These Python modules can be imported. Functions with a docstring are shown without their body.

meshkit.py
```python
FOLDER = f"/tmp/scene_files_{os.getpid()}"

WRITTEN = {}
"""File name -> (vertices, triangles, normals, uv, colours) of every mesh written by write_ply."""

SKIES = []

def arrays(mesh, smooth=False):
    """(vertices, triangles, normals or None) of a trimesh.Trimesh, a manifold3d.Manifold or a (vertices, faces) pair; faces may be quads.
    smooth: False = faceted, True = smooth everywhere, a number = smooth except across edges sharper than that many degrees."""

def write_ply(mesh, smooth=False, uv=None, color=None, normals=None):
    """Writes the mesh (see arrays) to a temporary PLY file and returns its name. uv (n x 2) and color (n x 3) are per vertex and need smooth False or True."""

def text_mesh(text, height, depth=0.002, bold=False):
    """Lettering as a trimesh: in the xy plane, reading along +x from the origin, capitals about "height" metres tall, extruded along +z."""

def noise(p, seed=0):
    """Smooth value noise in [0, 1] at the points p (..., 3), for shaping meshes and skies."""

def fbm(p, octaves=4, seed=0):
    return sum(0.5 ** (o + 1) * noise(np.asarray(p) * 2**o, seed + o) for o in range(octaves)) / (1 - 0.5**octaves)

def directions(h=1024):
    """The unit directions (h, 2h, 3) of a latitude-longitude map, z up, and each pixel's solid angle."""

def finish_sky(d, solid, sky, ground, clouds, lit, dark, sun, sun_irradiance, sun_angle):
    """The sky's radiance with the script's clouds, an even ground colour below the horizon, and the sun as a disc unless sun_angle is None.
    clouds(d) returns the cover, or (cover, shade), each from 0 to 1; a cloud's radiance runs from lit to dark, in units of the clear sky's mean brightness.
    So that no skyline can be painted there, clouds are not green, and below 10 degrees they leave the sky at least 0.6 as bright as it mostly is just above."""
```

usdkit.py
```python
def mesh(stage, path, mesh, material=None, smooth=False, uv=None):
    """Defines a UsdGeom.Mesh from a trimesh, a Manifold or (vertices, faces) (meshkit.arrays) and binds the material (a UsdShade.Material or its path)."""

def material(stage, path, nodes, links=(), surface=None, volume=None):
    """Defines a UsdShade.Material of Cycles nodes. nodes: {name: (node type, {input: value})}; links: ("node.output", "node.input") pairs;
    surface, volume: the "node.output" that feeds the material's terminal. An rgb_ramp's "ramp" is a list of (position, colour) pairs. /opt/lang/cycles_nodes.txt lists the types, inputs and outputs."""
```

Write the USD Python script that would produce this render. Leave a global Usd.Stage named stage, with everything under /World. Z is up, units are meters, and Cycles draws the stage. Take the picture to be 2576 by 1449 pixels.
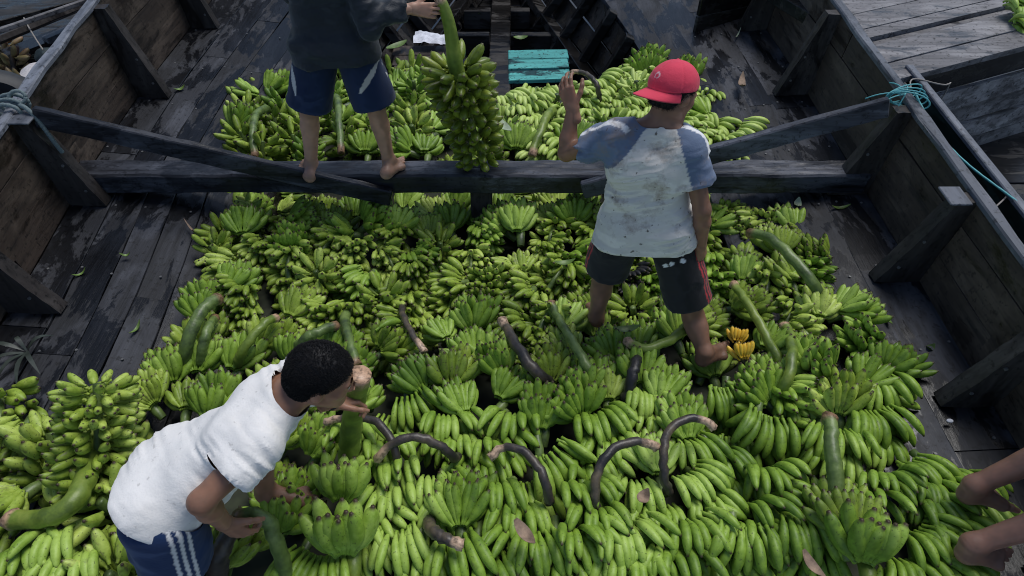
import math, random
import numpy as np, trimesh, usdkit, meshkit
from pxr import Usd, UsdGeom, UsdLux, UsdShade, Gf, Sdf, Vt

# ------------------------------------------------------------------ camera, sky, sun, exposure
stage = Usd.Stage.CreateInMemory()
world = UsdGeom.Xform.Define(stage, '/World')
stage.SetDefaultPrim(world.GetPrim())
UsdGeom.Scope.Define(stage, '/World/Looks')
CAMZ, PITCH, FPX, CX, CY = 2.75, math.radians(47.0), 1620.0, 1288.0, 724.5
EXPOSURE = 0.40
cam = UsdGeom.Camera.Define(stage, '/World/camera')
cam.CreateHorizontalApertureAttr(36.0)
cam.CreateFocalLengthAttr(36.0 * FPX / 2576.0)
cam.CreateExposureAttr(EXPOSURE)
cam.CreateClippingRangeAttr(Gf.Vec2f(0.05, 2000))
cam.AddTranslateOp().Set(Gf.Vec3d(0, 0, CAMZ))
cam.AddRotateXOp().Set(90.0 - 47.0)

SUN_DIR = np.array([0.30, 0.30, 0.91]); SUN_DIR /= np.linalg.norm(SUN_DIR)
sun = UsdLux.DistantLight.Define(stage, '/World/sun')
sun.CreateIntensityAttr(0.52); sun.CreateAngleAttr(28.0)
sun.CreateColorAttr(Gf.Vec3f(1.0, 0.985, 0.965))
sun.GetPrim().CreateAttribute('inputs:normalize', Sdf.ValueTypeNames.Bool).Set(True)
q = Gf.Rotation(Gf.Vec3d(0, 0, 1), Gf.Vec3d(*map(float, SUN_DIR)))
sun.AddTransformOp().Set(Gf.Matrix4d(q, Gf.Vec3d(0, 0, 0)))
sky = UsdLux.DomeLight.Define(stage, '/World/sky')
sky.GetPrim().SetCustomDataByKey('kind', 'structure')
sm = usdkit.material(stage, '/World/Looks/sky_air', {
    'sky': ('sky_texture', {'sky_type': 'single_scattering', 'sun_disc': False, 'sun_elevation': math.asin(SUN_DIR[2]),
                            'sun_rotation': math.atan2(SUN_DIR[0], SUN_DIR[1]), 'air_density': 1.0, 'aerosol_density': 1.0}),
    'bg': ('background_shader', {'strength': 0.09})}, [('sky.color', 'bg.color')], surface='bg.background')
UsdShade.MaterialBindingAPI.Apply(sky.GetPrim()).Bind(sm)

# ------------------------------------------------------------------ helpers: picture <-> place
SP, CP = math.sin(PITCH), math.cos(PITCH)
def ray(u, v):
    du, dv = (u - CX) / FPX, (v - CY) / FPX
    return np.array([du, CP - dv * SP, -SP - dv * CP])
def Pz(u, v, z):
    r = ray(u, v); t = (z - CAMZ) / r[2]; return np.array([0, 0, CAMZ]) + r * t
def Py(u, v, y):
    r = ray(u, v); t = y / r[1]; return np.array([0, 0, CAMZ]) + r * t
def Px(u, v, x):
    r = ray(u, v); t = x / r[0]; return np.array([0, 0, CAMZ]) + r * t
def proj(p):
    p = np.asarray(p, float); d = p[1] * CP + (CAMZ - p[2]) * SP
    return CX + FPX * p[0] / d, CY - FPX * (p[1] * SP - (CAMZ - p[2]) * CP) / d

used = {}
def numbered(parent, name):
    k = used.get((parent, name), 0); used[(parent, name)] = k + 1
    return name if k == 0 else f'{name}_{k:03d}'
LABELS = {}
def tag(prim, label=None, cat=None, group=None, kind=None):
    for k, v in (('label', label), ('category', cat), ('group', group), ('kind', kind)):
        if v: prim.SetCustomDataByKey(k, v)
    return prim
def thing(name, label, cat, group=None, mat4=None, kind=None):
    x = UsdGeom.Xform.Define(stage, '/World/' + numbered('', name))
    if mat4 is not None: x.AddTransformOp().Set(mat4)
    return tag(x.GetPrim(), label, cat, group, kind)
def obj(name, mesh, mat, parent=None, smooth=False, col=None, along=None, label=None):
    pp = str(parent.GetPath()) if parent is not None else '/World'
    m = usdkit.mesh(stage, pp + '/' + numbered(pp, name), mesh, mat, smooth)
    api = UsdGeom.PrimvarsAPI(m)
    if col is not None:
        api.CreatePrimvar('tint', Sdf.ValueTypeNames.Color3fArray, 'vertex').Set(Vt.Vec3fArray.FromNumpy(np.asarray(col, np.float32)))
    if along is not None:
        api.CreatePrimvar('along', Sdf.ValueTypeNames.FloatArray, 'vertex').Set(Vt.FloatArray.FromNumpy(np.asarray(along, np.float32)))
    if label: m.GetPrim().SetCustomDataByKey('label', label)
    return m.GetPrim()

def box_mesh(lo, hi, ch=0.004):
    """box with chamfered edges"""
    lo, hi = np.minimum(lo, hi), np.maximum(lo, hi); c = min(ch, 0.3 * float((hi - lo).min()))
    pts = []
    for ax in range(3):
        for s in np.ndindex(2, 2, 2):
            p = np.array([hi[i] if s[i] else lo[i] for i in range(3)], float)
            for i in range(3):
                if i != ax: p[i] += -c if s[i] else c
            pts.append(p)
    return trimesh.convex.convex_hull(np.array(pts))
def frame_box(center, ex, ey, size, ch=0.004):
    """chamfered box with its own axes: ex along, ey across"""
    ex = np.asarray(ex, float); ex /= np.linalg.norm(ex); ey = np.asarray(ey, float); ey -= ex * (ey @ ex); ey /= np.linalg.norm(ey)
    ez = np.cross(ex, ey); s = np.asarray(size, float) / 2
    m = box_mesh(-s, s, ch); M = np.eye(4); M[:3, 0], M[:3, 1], M[:3, 2], M[:3, 3] = ex, ey, ez, center
    m.apply_transform(M); return m
def weather(m, amp=.007, size=.07, seed=0):
    """worn, slightly warped timber: edges and faces no longer straight"""
    v, f = trimesh.remesh.subdivide_to_size(m.vertices, m.faces, size, max_iter=12); v = np.asarray(v)
    m2 = trimesh.Trimesh(v, f, process=True); v = np.array(m2.vertices)
    d = np.stack([meshkit.fbm(v * 7 + 13 * k + seed, 3, k) - .5 for k in range(3)], 1); e = np.stack([meshkit.fbm(v * 32 + 5 * k + seed, 2, k + 4) - .5 for k in range(3)], 1)
    m2.vertices = v + amp * 1.6 * d + amp * .7 * e; return m2
def prism(poly, y0, y1, axis=1):
    """polygon in the two other axes, extruded from y0 to y1 along axis, convex"""
    pts = []
    for a, b in poly:
        for y in (y0, y1):
            p = [a, b]; p.insert(axis, y); pts.append(p)
    return trimesh.convex.convex_hull(np.array(pts, float))
def spline(pts, n):
    pts = np.asarray(pts, float)
    if len(pts) == 2: return pts[0] + (pts[1] - pts[0]) * np.linspace(0, 1, n)[:, None]
    from scipy.interpolate import PchipInterpolator, CubicSpline
    t = np.concatenate([[0], np.cumsum(np.linalg.norm(np.diff(pts, axis=0), axis=1))]); t /= t[-1]
    return CubicSpline(t, pts)(np.linspace(0, 1, n))
def tube(path, radii, sides=8, ridge=0.0, rn=5, phase=0.0, cap=True, flat=1.0):
    p = np.asarray(path, float); n = len(p); radii = np.broadcast_to(np.asarray(radii, float), (n,))
    t = np.gradient(p, axis=0); t /= np.linalg.norm(t, axis=1, keepdims=True) + 1e-12
    a = np.cross(t[0], [0.31, 0.22, 0.93]); a /= np.linalg.norm(a) + 1e-12
    A = []
    for i in range(n):
        a = a - t[i] * (a @ t[i]); a /= np.linalg.norm(a); A.append(a)
    A = np.array(A); B = np.cross(t, A)
    th = np.arange(sides) * 2 * np.pi / sides + phase
    rr = 1 + ridge * np.cos(rn * (th - phase))
    v = p[:, None] + radii[:, None, None] * (np.cos(th) * rr)[None, :, None] * A[:, None] + flat * radii[:, None, None] * (np.sin(th) * rr)[None, :, None] * B[:, None]
    v = v.reshape(-1, 3)
    i, j = np.meshgrid(np.arange(n - 1), np.arange(sides), indexing='ij')
    f1 = np.stack([i * sides + j, i * sides + (j + 1) % sides, (i + 1) * sides + (j + 1) % sides], -1).reshape(-1, 3)
    f2 = np.stack([i * sides + j, (i + 1) * sides + (j + 1) % sides, (i + 1) * sides + j], -1).reshape(-1, 3)
    f = np.vstack([f1, f2])
    al = np.repeat(np.linspace(0, 1, n), sides)
    if cap:
        k = len(v); v = np.vstack([v, p[:1], p[-1:]]); al = np.concatenate([al, [0, 1]])
        j = np.arange(sides); jn = (j + 1) % sides
        f = np.vstack([f, np.stack([np.full(sides, k), jn, j], 1), np.stack([np.full(sides, k + 1), (n - 1) * sides + j, (n - 1) * sides + jn], 1)])
    return v, f, al
def cat(*ms):
    vs, fs, k = [], [], 0
    for m in ms:
        v, f = (m.vertices, m.faces) if hasattr(m, 'vertices') else m[:2]
        vs.append(np.asarray(v)); fs.append(np.asarray(f) + k); k += len(v)
    return np.vstack(vs), np.vstack(fs)

# ------------------------------------------------------------------ materials
def mat(name, nodes, links, surface): return usdkit.material(stage, '/World/Looks/' + name, nodes, links, surface)
def wood(name, dark, mid, worn, axis, worn_at=(0.47, 0.60), wet=(0.46, 0.56), rough=0.62, wet_rough=0.3, speck=0.35, wet_dark=0.38):
    sc = [26.0, 26.0, 26.0]; sc[axis] = 1.6
    sw = [5.0, 5.0, 5.0]; sw[axis] = 1.7
    nodes = {
        'g': ('geometry', {}), 'oi': ('object_info', {}), 'mu': ('math', {'math_type': 'multiply', 'value2': 61.0}),
        'cx': ('combine_xyz', {}), 'va': ('vector_math', {'math_type': 'add'}),
        'mp': ('mapping', {'mapping_type': 'point', 'scale': sc}), 'mw': ('mapping', {'mapping_type': 'point', 'scale': sw}),
        'n1': ('noise_texture', {'scale': 1.0, 'detail': 7.0, 'roughness': 0.68, 'distortion': 0.3}),
        'n2': ('noise_texture', {'scale': 1.0, 'detail': 6.0, 'roughness': 0.62, 'distortion': 0.6}),
        'n4': ('noise_texture', {'scale': 0.9, 'detail': 8.0, 'roughness': 0.68, 'distortion': 0.4}),
        'n3': ('noise_texture', {'scale': 30.0, 'detail': 5.0, 'roughness': 0.7}),
        'r1': ('rgb_ramp', {'ramp': [(0.30, dark), (0.5, mid), (0.72, tuple(1.25 * c for c in mid))]}),
        'rw': ('rgb_ramp', {'ramp': [(worn_at[0], (0, 0, 0)), (worn_at[1], (1, 1, 1))]}),
        'mw2': ('mix_color', {'blend_type': 'mix', 'b': worn}),
        'mulw': ('math', {'math_type': 'multiply'}),
        'rs': ('rgb_ramp', {'ramp': [(0.36, (speck,) * 3), (0.44, (1, 1, 1))]}),
        'ms': ('mix_color', {'blend_type': 'multiply', 'fac': 1.0}),
        'rt': ('rgb_ramp', {'ramp': [(wet[0], (1, 1, 1)), (wet[1], (0, 0, 0))]}),
        'dk': ('map_range', {'from_min': 0.0, 'from_max': 1.0, 'to_min': 1.0, 'to_max': wet_dark}),
        'mt': ('mix_color', {'blend_type': 'multiply', 'fac': 1.0}),
        'tone': ('map_range', {'from_min': 0.0, 'from_max': 1.0, 'to_min': 0.72, 'to_max': 1.3}),
        'mo': ('mix_color', {'blend_type': 'multiply', 'fac': 1.0, 'use_clamp': False}),
        'ro': ('map_range', {'from_min': 0.0, 'from_max': 1.0, 'to_min': rough, 'to_max': wet_rough}),
        'bp': ('bump', {'strength': 0.55, 'distance': 0.006}),
        'p': ('principled_bsdf', {'specular_ior_level': 0.30})}
    links = [('oi.random', 'mu.value1'), ('mu.value', 'cx.x'), ('mu.value', 'cx.y'), ('mu.value', 'cx.z'), ('g.position', 'va.vector1'), ('cx.vector', 'va.vector2'),
             ('va.vector', 'mp.vector'), ('va.vector', 'mw.vector'), ('mp.vector', 'n1.vector'), ('mw.vector', 'n2.vector'), ('g.position', 'n3.vector'), ('mw.vector', 'n4.vector'),
             ('n1.fac', 'r1.fac'), ('n2.fac', 'rw.fac'), ('rw.color', 'mulw.value1'), ('n1.fac', 'mulw.value2'),
             ('mulw.value', 'mw2.fac'), ('r1.color', 'mw2.a'), ('n3.fac', 'rs.fac'), ('mw2.result', 'ms.a'), ('rs.color', 'ms.b'),
             ('n4.fac', 'rt.fac'), ('rt.color', 'dk.value'), ('ms.result', 'mt.a'), ('dk.result', 'mt.b'),
             ('oi.random', 'tone.value'), ('mt.result', 'mo.a'), ('tone.result', 'mo.b'), ('mo.result', 'p.base_color'),
             ('rt.color', 'ro.value'), ('ro.result', 'p.roughness'), ('n1.fac', 'bp.height'), ('bp.normal', 'p.normal')]
    return mat(name, nodes, links, 'p.BSDF')
WD, WM, WW = (0.0050, 0.0055, 0.0068), (0.0155, 0.0165, 0.0205), (0.062, 0.066, 0.079)
deck_wood = wood('deck_wood', WD, WM, WW, 1, wet=(0.485, 0.52), wet_dark=0.30, wet_rough=0.26)
wall_wood = wood('wall_wood', (0.008, 0.0063, 0.0058), (0.034, 0.0250, 0.0195), (0.090, 0.070, 0.054), 1, wet=(0.40, 0.47))
rib_wood = wood('rib_wood', (0.007, 0.006, 0.0058), (0.022, 0.0185, 0.0175), (0.065, 0.058, 0.055), 2, wet=(0.42, 0.48))
beam_wood = wood('beam_wood', (0.006, 0.006, 0.0075), (0.033, 0.035, 0.043), (0.108, 0.115, 0.138), 0, wet=(0.47, 0.54), rough=0.42, wet_dark=0.35)
rail_wood = wood('rail_wood', (0.026, 0.029, 0.035), (0.078, 0.085, 0.101), (0.18, 0.19, 0.215), 1, wet=(0.32, 0.40), rough=0.5)
pale_wood = wood('pale_wood', (0.030, 0.030, 0.032), (0.115, 0.11, 0.114), (0.27, 0.262, 0.265), 0, wet=(0.42, 0.47), speck=0.12, wet_dark=0.4)
hold_wood = wood('hold_wood', (0.005, 0.0046, 0.0044), (0.015, 0.0135, 0.0125), (0.048, 0.044, 0.041), 0, wet=(0.50, 0.56), wet_rough=0.22)
green_paint = wood('green_paint', (0.010, 0.022, 0.020), (0.018, 0.045, 0.040), (0.03, 0.06, 0.055), 1, rough=0.5)
teal_paint = wood('teal_paint', (0.03, 0.15, 0.14), (0.055, 0.27, 0.25), (0.09, 0.36, 0.33), 0, wet=(0.43, 0.47), wet_dark=0.12, rough=0.55, speck=0.12)

def banana_mat(name, deep, mid, light, tip=(0.05, 0.035, 0.018), stem=None, scar=0.6, rough=0.50, hue_noise=2.3, tip_at=0.982, edge=0.04):
    stem = stem or mid
    nodes = {'g': ('geometry', {}), 'at': ('attribute', {'attribute': 'along'}),
             'ed': ('attribute', {'attribute': 'edge'}), 'ad': ('math', {'math_type': 'multiply_add', 'value2': edge}),
             'n0': ('noise_texture', {'scale': hue_noise, 'detail': 2.0}), 'n1': ('noise_texture', {'scale': 28.0, 'detail': 4.0, 'roughness': 0.65}),
             'n2': ('noise_texture', {'scale': 95.0, 'detail': 2.0, 'roughness': 0.55}), 'n3': ('noise_texture', {'scale': 17.0, 'detail': 5.0, 'roughness': 0.7}),
             'mx': ('math', {'math_type': 'multiply_add', 'value2': 0.95}), 'hf': ('math', {'math_type': 'multiply', 'value2': 0.40}),
             'r0': ('rgb_ramp', {'ramp': [(0.50, deep), (0.665, mid), (0.84, light)]}),
             'rt': ('rgb_ramp', {'ramp': [(0.0, (1, 1, 1)), (0.06, (0.6,) * 3), (0.14, (0, 0, 0)), (tip_at - 0.06, (0, 0, 0)), (tip_at, (1, 1, 1))]}),
             're': ('rgb_ramp', {'ramp': [(0.0, stem), (0.3, stem), (0.5, tip), (1.0, tip)]}),
             'm1': ('mix_color', {'blend_type': 'mix'}),
             'rs': ('rgb_ramp', {'ramp': [(0.635, (0, 0, 0)), (0.68, (scar,) * 3)]}), 'm2': ('mix_color', {'blend_type': 'mix', 'b': (0.020, 0.018, 0.010)}),
             'rb': ('rgb_ramp', {'ramp': [(0.62, (0, 0, 0)), (0.74, (scar * 0.8,) * 3)]}), 'm3': ('mix_color', {'blend_type': 'mix', 'b': (0.085, 0.075, 0.040)}),
             'bp': ('bump', {'strength': 0.15, 'distance': 0.004}),
             'p': ('principled_bsdf', {'roughness': rough, 'specular_ior_level': 0.38})}
    links = [('g.position', 'n0.vector'), ('g.position', 'n1.vector'), ('g.position', 'n2.vector'), ('g.position', 'n3.vector'),
             ('n0.fac', 'mx.value1'), ('n1.fac', 'hf.value1'), ('hf.value', 'mx.value3'), ('mx.value', 'r0.fac'),
             ('at.fac', 'rt.fac'), ('at.fac', 're.fac'), ('rt.color', 'm1.fac'), ('r0.color', 'm1.a'), ('re.color', 'm1.b'),
             ('n2.fac', 'rs.fac'), ('rs.color', 'm2.fac'), ('m1.result', 'm2.a'), ('ed.fac', 'ad.value1'), ('n3.fac', 'ad.value3'), ('ad.value', 'rb.fac'), ('rb.color', 'm3.fac'), ('m2.result', 'm3.a'),
             ('m3.result', 'p.base_color'), ('n1.fac', 'bp.height'), ('bp.normal', 'p.normal')]
    return mat(name, nodes, links, 'p.BSDF')
green_banana = banana_mat('green_banana', (0.080, 0.155, 0.014), (0.180, 0.295, 0.029), (0.325, 0.46, 0.085), edge=0.02)
dusty_banana = banana_mat('dusty_banana', (0.105, 0.165, 0.016), (0.225, 0.320, 0.036), (0.40, 0.50, 0.10), scar=0.8, edge=0.12)
olive_banana = banana_mat('olive_banana', (0.05, 0.08, 0.008), (0.115, 0.16, 0.014), (0.21, 0.26, 0.03), scar=0.7, rough=0.38, tip=(0.09, 0.085, 0.03))
pale_banana = banana_mat('pale_banana', (0.24, 0.34, 0.05), (0.38, 0.50, 0.11), (0.52, 0.62, 0.20), scar=0.35)
black_banana = banana_mat('black_banana', (0.010, 0.010, 0.010), (0.016, 0.015, 0.016), (0.05, 0.055, 0.025))
yellow_banana = banana_mat('yellow_banana', (0.55, 0.30, 0.02), (0.70, 0.42, 0.03), (0.75, 0.52, 0.08), scar=0.4)
red_banana = banana_mat('red_banana', (0.10, 0.07, 0.03), (0.17, 0.14, 0.06), (0.22, 0.10, 0.07))

def stalk_mat(name, cols, end, endlen=.035):
    nodes = {'g': ('geometry', {}), 'at': ('attribute', {'attribute': 'along'}), 'n0': ('noise_texture', {'scale': 9.0, 'detail': 5.0, 'roughness': 0.65}),
             'r0': ('rgb_ramp', {'ramp': [(0.34, cols[0]), (0.5, cols[1]), (0.66, cols[2])]}),
             're': ('rgb_ramp', {'ramp': [(0.0, (1, 1, 1)), (endlen, (1, 1, 1)), (endlen + .05, (0, 0, 0))]}),
             'n2': ('noise_texture', {'scale': 60.0, 'detail': 3.0}), 'rend': ('rgb_ramp', {'ramp': [(0.35, tuple(0.35 * c for c in end)), (0.55, end)]}),
             'm1': ('mix_color', {'blend_type': 'mix'}), 'bp': ('bump', {'strength': 0.4, 'distance': 0.004}), 'p': ('principled_bsdf', {'roughness': 0.45})}
    links = [('g.position', 'n0.vector'), ('g.position', 'n2.vector'), ('n0.fac', 'r0.fac'), ('at.fac', 're.fac'), ('n2.fac', 'rend.fac'), ('re.color', 'm1.fac'), ('r0.color', 'm1.a'), ('rend.color', 'm1.b'),
             ('m1.result', 'p.base_color'), ('n2.fac', 'bp.height'), ('bp.normal', 'p.normal')]
    return mat(name, nodes, links, 'p.BSDF')
green_stalk = stalk_mat('green_stalk', [(0.035, 0.055, 0.018), (0.09, 0.14, 0.032), (0.16, 0.22, 0.06)], (0.22, 0.13, 0.07))
brown_stalk = stalk_mat('brown_stalk', [(0.016, 0.014, 0.014), (0.045, 0.036, 0.03), (0.11, 0.085, 0.05)], (0.48, 0.33, 0.22), .12)
fresh_stalk = stalk_mat('fresh_stalk', [(0.07, 0.11, 0.014), (0.13, 0.19, 0.022), (0.20, 0.25, 0.04)], (0.48, 0.30, 0.19))
black_stalk = stalk_mat('black_stalk', [(0.01, 0.009, 0.009), (0.02, 0.018, 0.018), (0.04, 0.035, 0.03)], (0.06, 0.05, 0.04))

def cloth(name, rough=0.85, stain=None, scale=9.0, at=(0.56, 0.70), bump=0.25, attr='tint', speck=0.0):
    nodes = {'g': ('geometry', {}), 'at': ('attribute', {'attribute': attr}), 'n0': ('noise_texture', {'scale': scale, 'detail': 6.0, 'roughness': 0.7}),
             'n1': ('noise_texture', {'scale': 140.0, 'detail': 2.0}), 'rv': ('rgb_ramp', {'ramp': [(0.3, (0.86,) * 3), (0.7, (1, 1, 1))]}),
             'm0': ('mix_color', {'blend_type': 'multiply', 'fac': 1.0}), 'rs': ('rgb_ramp', {'ramp': [(at[0], (0, 0, 0)), (at[1], (0.7,) * 3)]}),
             'm1': ('mix_color', {'blend_type': 'mix', 'b': stain or (0.1, 0.08, 0.06)}),
             'n2': ('noise_texture', {'scale': 42.0, 'detail': 2.0}), 'r2': ('rgb_ramp', {'ramp': [(0.68, (0, 0, 0)), (0.73, (speck,) * 3)]}),
             'm2': ('mix_color', {'blend_type': 'mix', 'b': (0.05, 0.035, 0.025)}),
             'bp': ('bump', {'strength': bump, 'distance': 0.004}), 'p': ('principled_bsdf', {'roughness': rough, 'sheen_weight': 0.1, 'specular_ior_level': 0.25})}
    links = [('g.position', 'n0.vector'), ('g.position', 'n1.vector'), ('g.position', 'n2.vector'), ('n0.fac', 'rv.fac'), ('at.color', 'm0.a'), ('rv.color', 'm0.b'),
             ('n1.fac', 'bp.height'), ('bp.normal', 'p.normal'), ('n2.fac', 'r2.fac'), ('r2.color', 'm2.fac')]
    if stain: links += [('n0.fac', 'rs.fac'), ('rs.color', 'm1.fac'), ('m0.result', 'm1.a'), ('m1.result', 'm2.a')]
    else: links += [('m0.result', 'm2.a')]
    links += [('m2.result', 'p.base_color')]
    return mat(name, nodes, links, 'p.BSDF')
clean_cloth = cloth('clean_cloth', speck=0.25)
dirty_cloth = cloth('dirty_cloth', stain=(0.20, 0.145, 0.105), scale=8.5, at=(0.51, 0.67), speck=0.8)
plain_cloth = cloth('plain_cloth', rough=0.8)
jacket_cloth = cloth('jacket_cloth', rough=0.55, bump=0.4)
skin_look = mat('skin', {'g': ('geometry', {}), 'at': ('attribute', {'attribute': 'tint'}), 'n0': ('noise_texture', {'scale': 22.0, 'detail': 4.0}),
    'rv': ('rgb_ramp', {'ramp': [(0.3, (0.78, 0.76, 0.76)), (0.7, (1.08, 1.0, 0.97))]}), 'm0': ('mix_color', {'blend_type': 'multiply', 'fac': 1.0}),
    'n1': ('noise_texture', {'scale': 180.0, 'detail': 2.0}), 'bp': ('bump', {'strength': 0.12, 'distance': 0.003}),
    'p': ('principled_bsdf', {'roughness': 0.5, 'specular_ior_level': 0.4, 'subsurface_weight': 0.12, 'subsurface_radius': (0.012, 0.005, 0.003), 'subsurface_scale': 1.0})},
    [('g.position', 'n0.vector'), ('g.position', 'n1.vector'), ('n0.fac', 'rv.fac'), ('at.color', 'm0.a'), ('rv.color', 'm0.b'), ('m0.result', 'p.base_color'), ('n1.fac', 'bp.height'), ('bp.normal', 'p.normal')], 'p.BSDF')
hair_look = mat('hair', {'g': ('geometry', {}), 'n0': ('noise_texture', {'scale': 150.0, 'detail': 3.0}), 'bp': ('bump', {'strength': 0.35, 'distance': 0.004}),
    'r': ('rgb_ramp', {'ramp': [(0.3, (0.003, 0.003, 0.004)), (0.7, (0.011, 0.010, 0.010))]}), 'p': ('principled_bsdf', {'roughness': 0.6, 'specular_ior_level': 0.25})},
    [('g.position', 'n0.vector'), ('n0.fac', 'r.fac'), ('r.color', 'p.base_color'), ('n0.fac', 'bp.height'), ('bp.normal', 'p.normal')], 'p.BSDF')
def plain(name, col, rough=0.6, var=0.25, scale=25.0, bump=0.3):
    return mat(name, {'g': ('geometry', {}), 'n0': ('noise_texture', {'scale': scale, 'detail': 5.0, 'roughness': 0.65}),
        'r': ('rgb_ramp', {'ramp': [(0.3, tuple(c * (1 - var) for c in col)), (0.7, tuple(c * (1 + var) for c in col))]}), 'bp': ('bump', {'strength': bump, 'distance': 0.004}), 'p': ('principled_bsdf', {'roughness': rough})},
        [('g.position', 'n0.vector'), ('n0.fac', 'r.fac'), ('r.color', 'p.base_color'), ('n0.fac', 'bp.height'), ('bp.normal', 'p.normal')], 'p.BSDF')
rope_grey = plain('rope_grey', (0.10, 0.135, 0.14), 0.8, 0.4, 120)
rope_teal = plain('rope_teal', (0.07, 0.30, 0.32), 0.6, 0.3, 120)
rope_pale = plain('rope_pale', (0.22, 0.20, 0.18), 0.8, 0.3, 120)
rubber = plain('rubber', (0.010, 0.012, 0.014), 0.6, 0.4, 40)
tarp = plain('tarp', (0.012, 0.024, 0.027), 0.7, 0.5, 60)
sack_cloth = plain('sack_cloth', (0.42, 0.40, 0.40), 0.8, 0.25, 60)
rag_cloth = plain('rag_cloth', (0.55, 0.56, 0.60), 0.8, 0.25, 30)
leaf_green = plain('leaf_green', (0.09, 0.15, 0.03), 0.5, 0.5, 20)
leaf_pale = plain('leaf_pale', (0.30, 0.36, 0.24), 0.5, 0.4, 20)
leaf_dry = plain('leaf_dry', (0.22, 0.15, 0.10), 0.7, 0.5, 30)
leaf_dark = plain('leaf_dark', (0.022, 0.03, 0.024), 0.5, 0.5, 20)
iron = plain('iron', (0.10, 0.10, 0.10), 0.45, 0.3, 60)
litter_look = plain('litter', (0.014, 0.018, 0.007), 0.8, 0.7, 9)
mud_water = mat('river_water', {'g': ('geometry', {}), 'n0': ('noise_texture', {'scale': 3.0, 'detail': 3.0}), 'bp': ('bump', {'strength': 0.25, 'distance': 0.03}),
    'p': ('principled_bsdf', {'base_color': (0.035, 0.03, 0.022), 'roughness': 0.08})}, [('g.position', 'n0.vector'), ('n0.fac', 'bp.height'), ('bp.normal', 'p.normal')], 'p.BSDF')

# ------------------------------------------------------------------ the setting
w = obj('water', (np.array([[-150, -150, -1.25], [150, -150, -1.25], [150, 150, -1.25], [-150, 150, -1.25]], float), np.array([[0, 1, 2, 3]])), mud_water)
tag(w, 'dark brown river water under the moored boats', None, None, 'structure')

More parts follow.
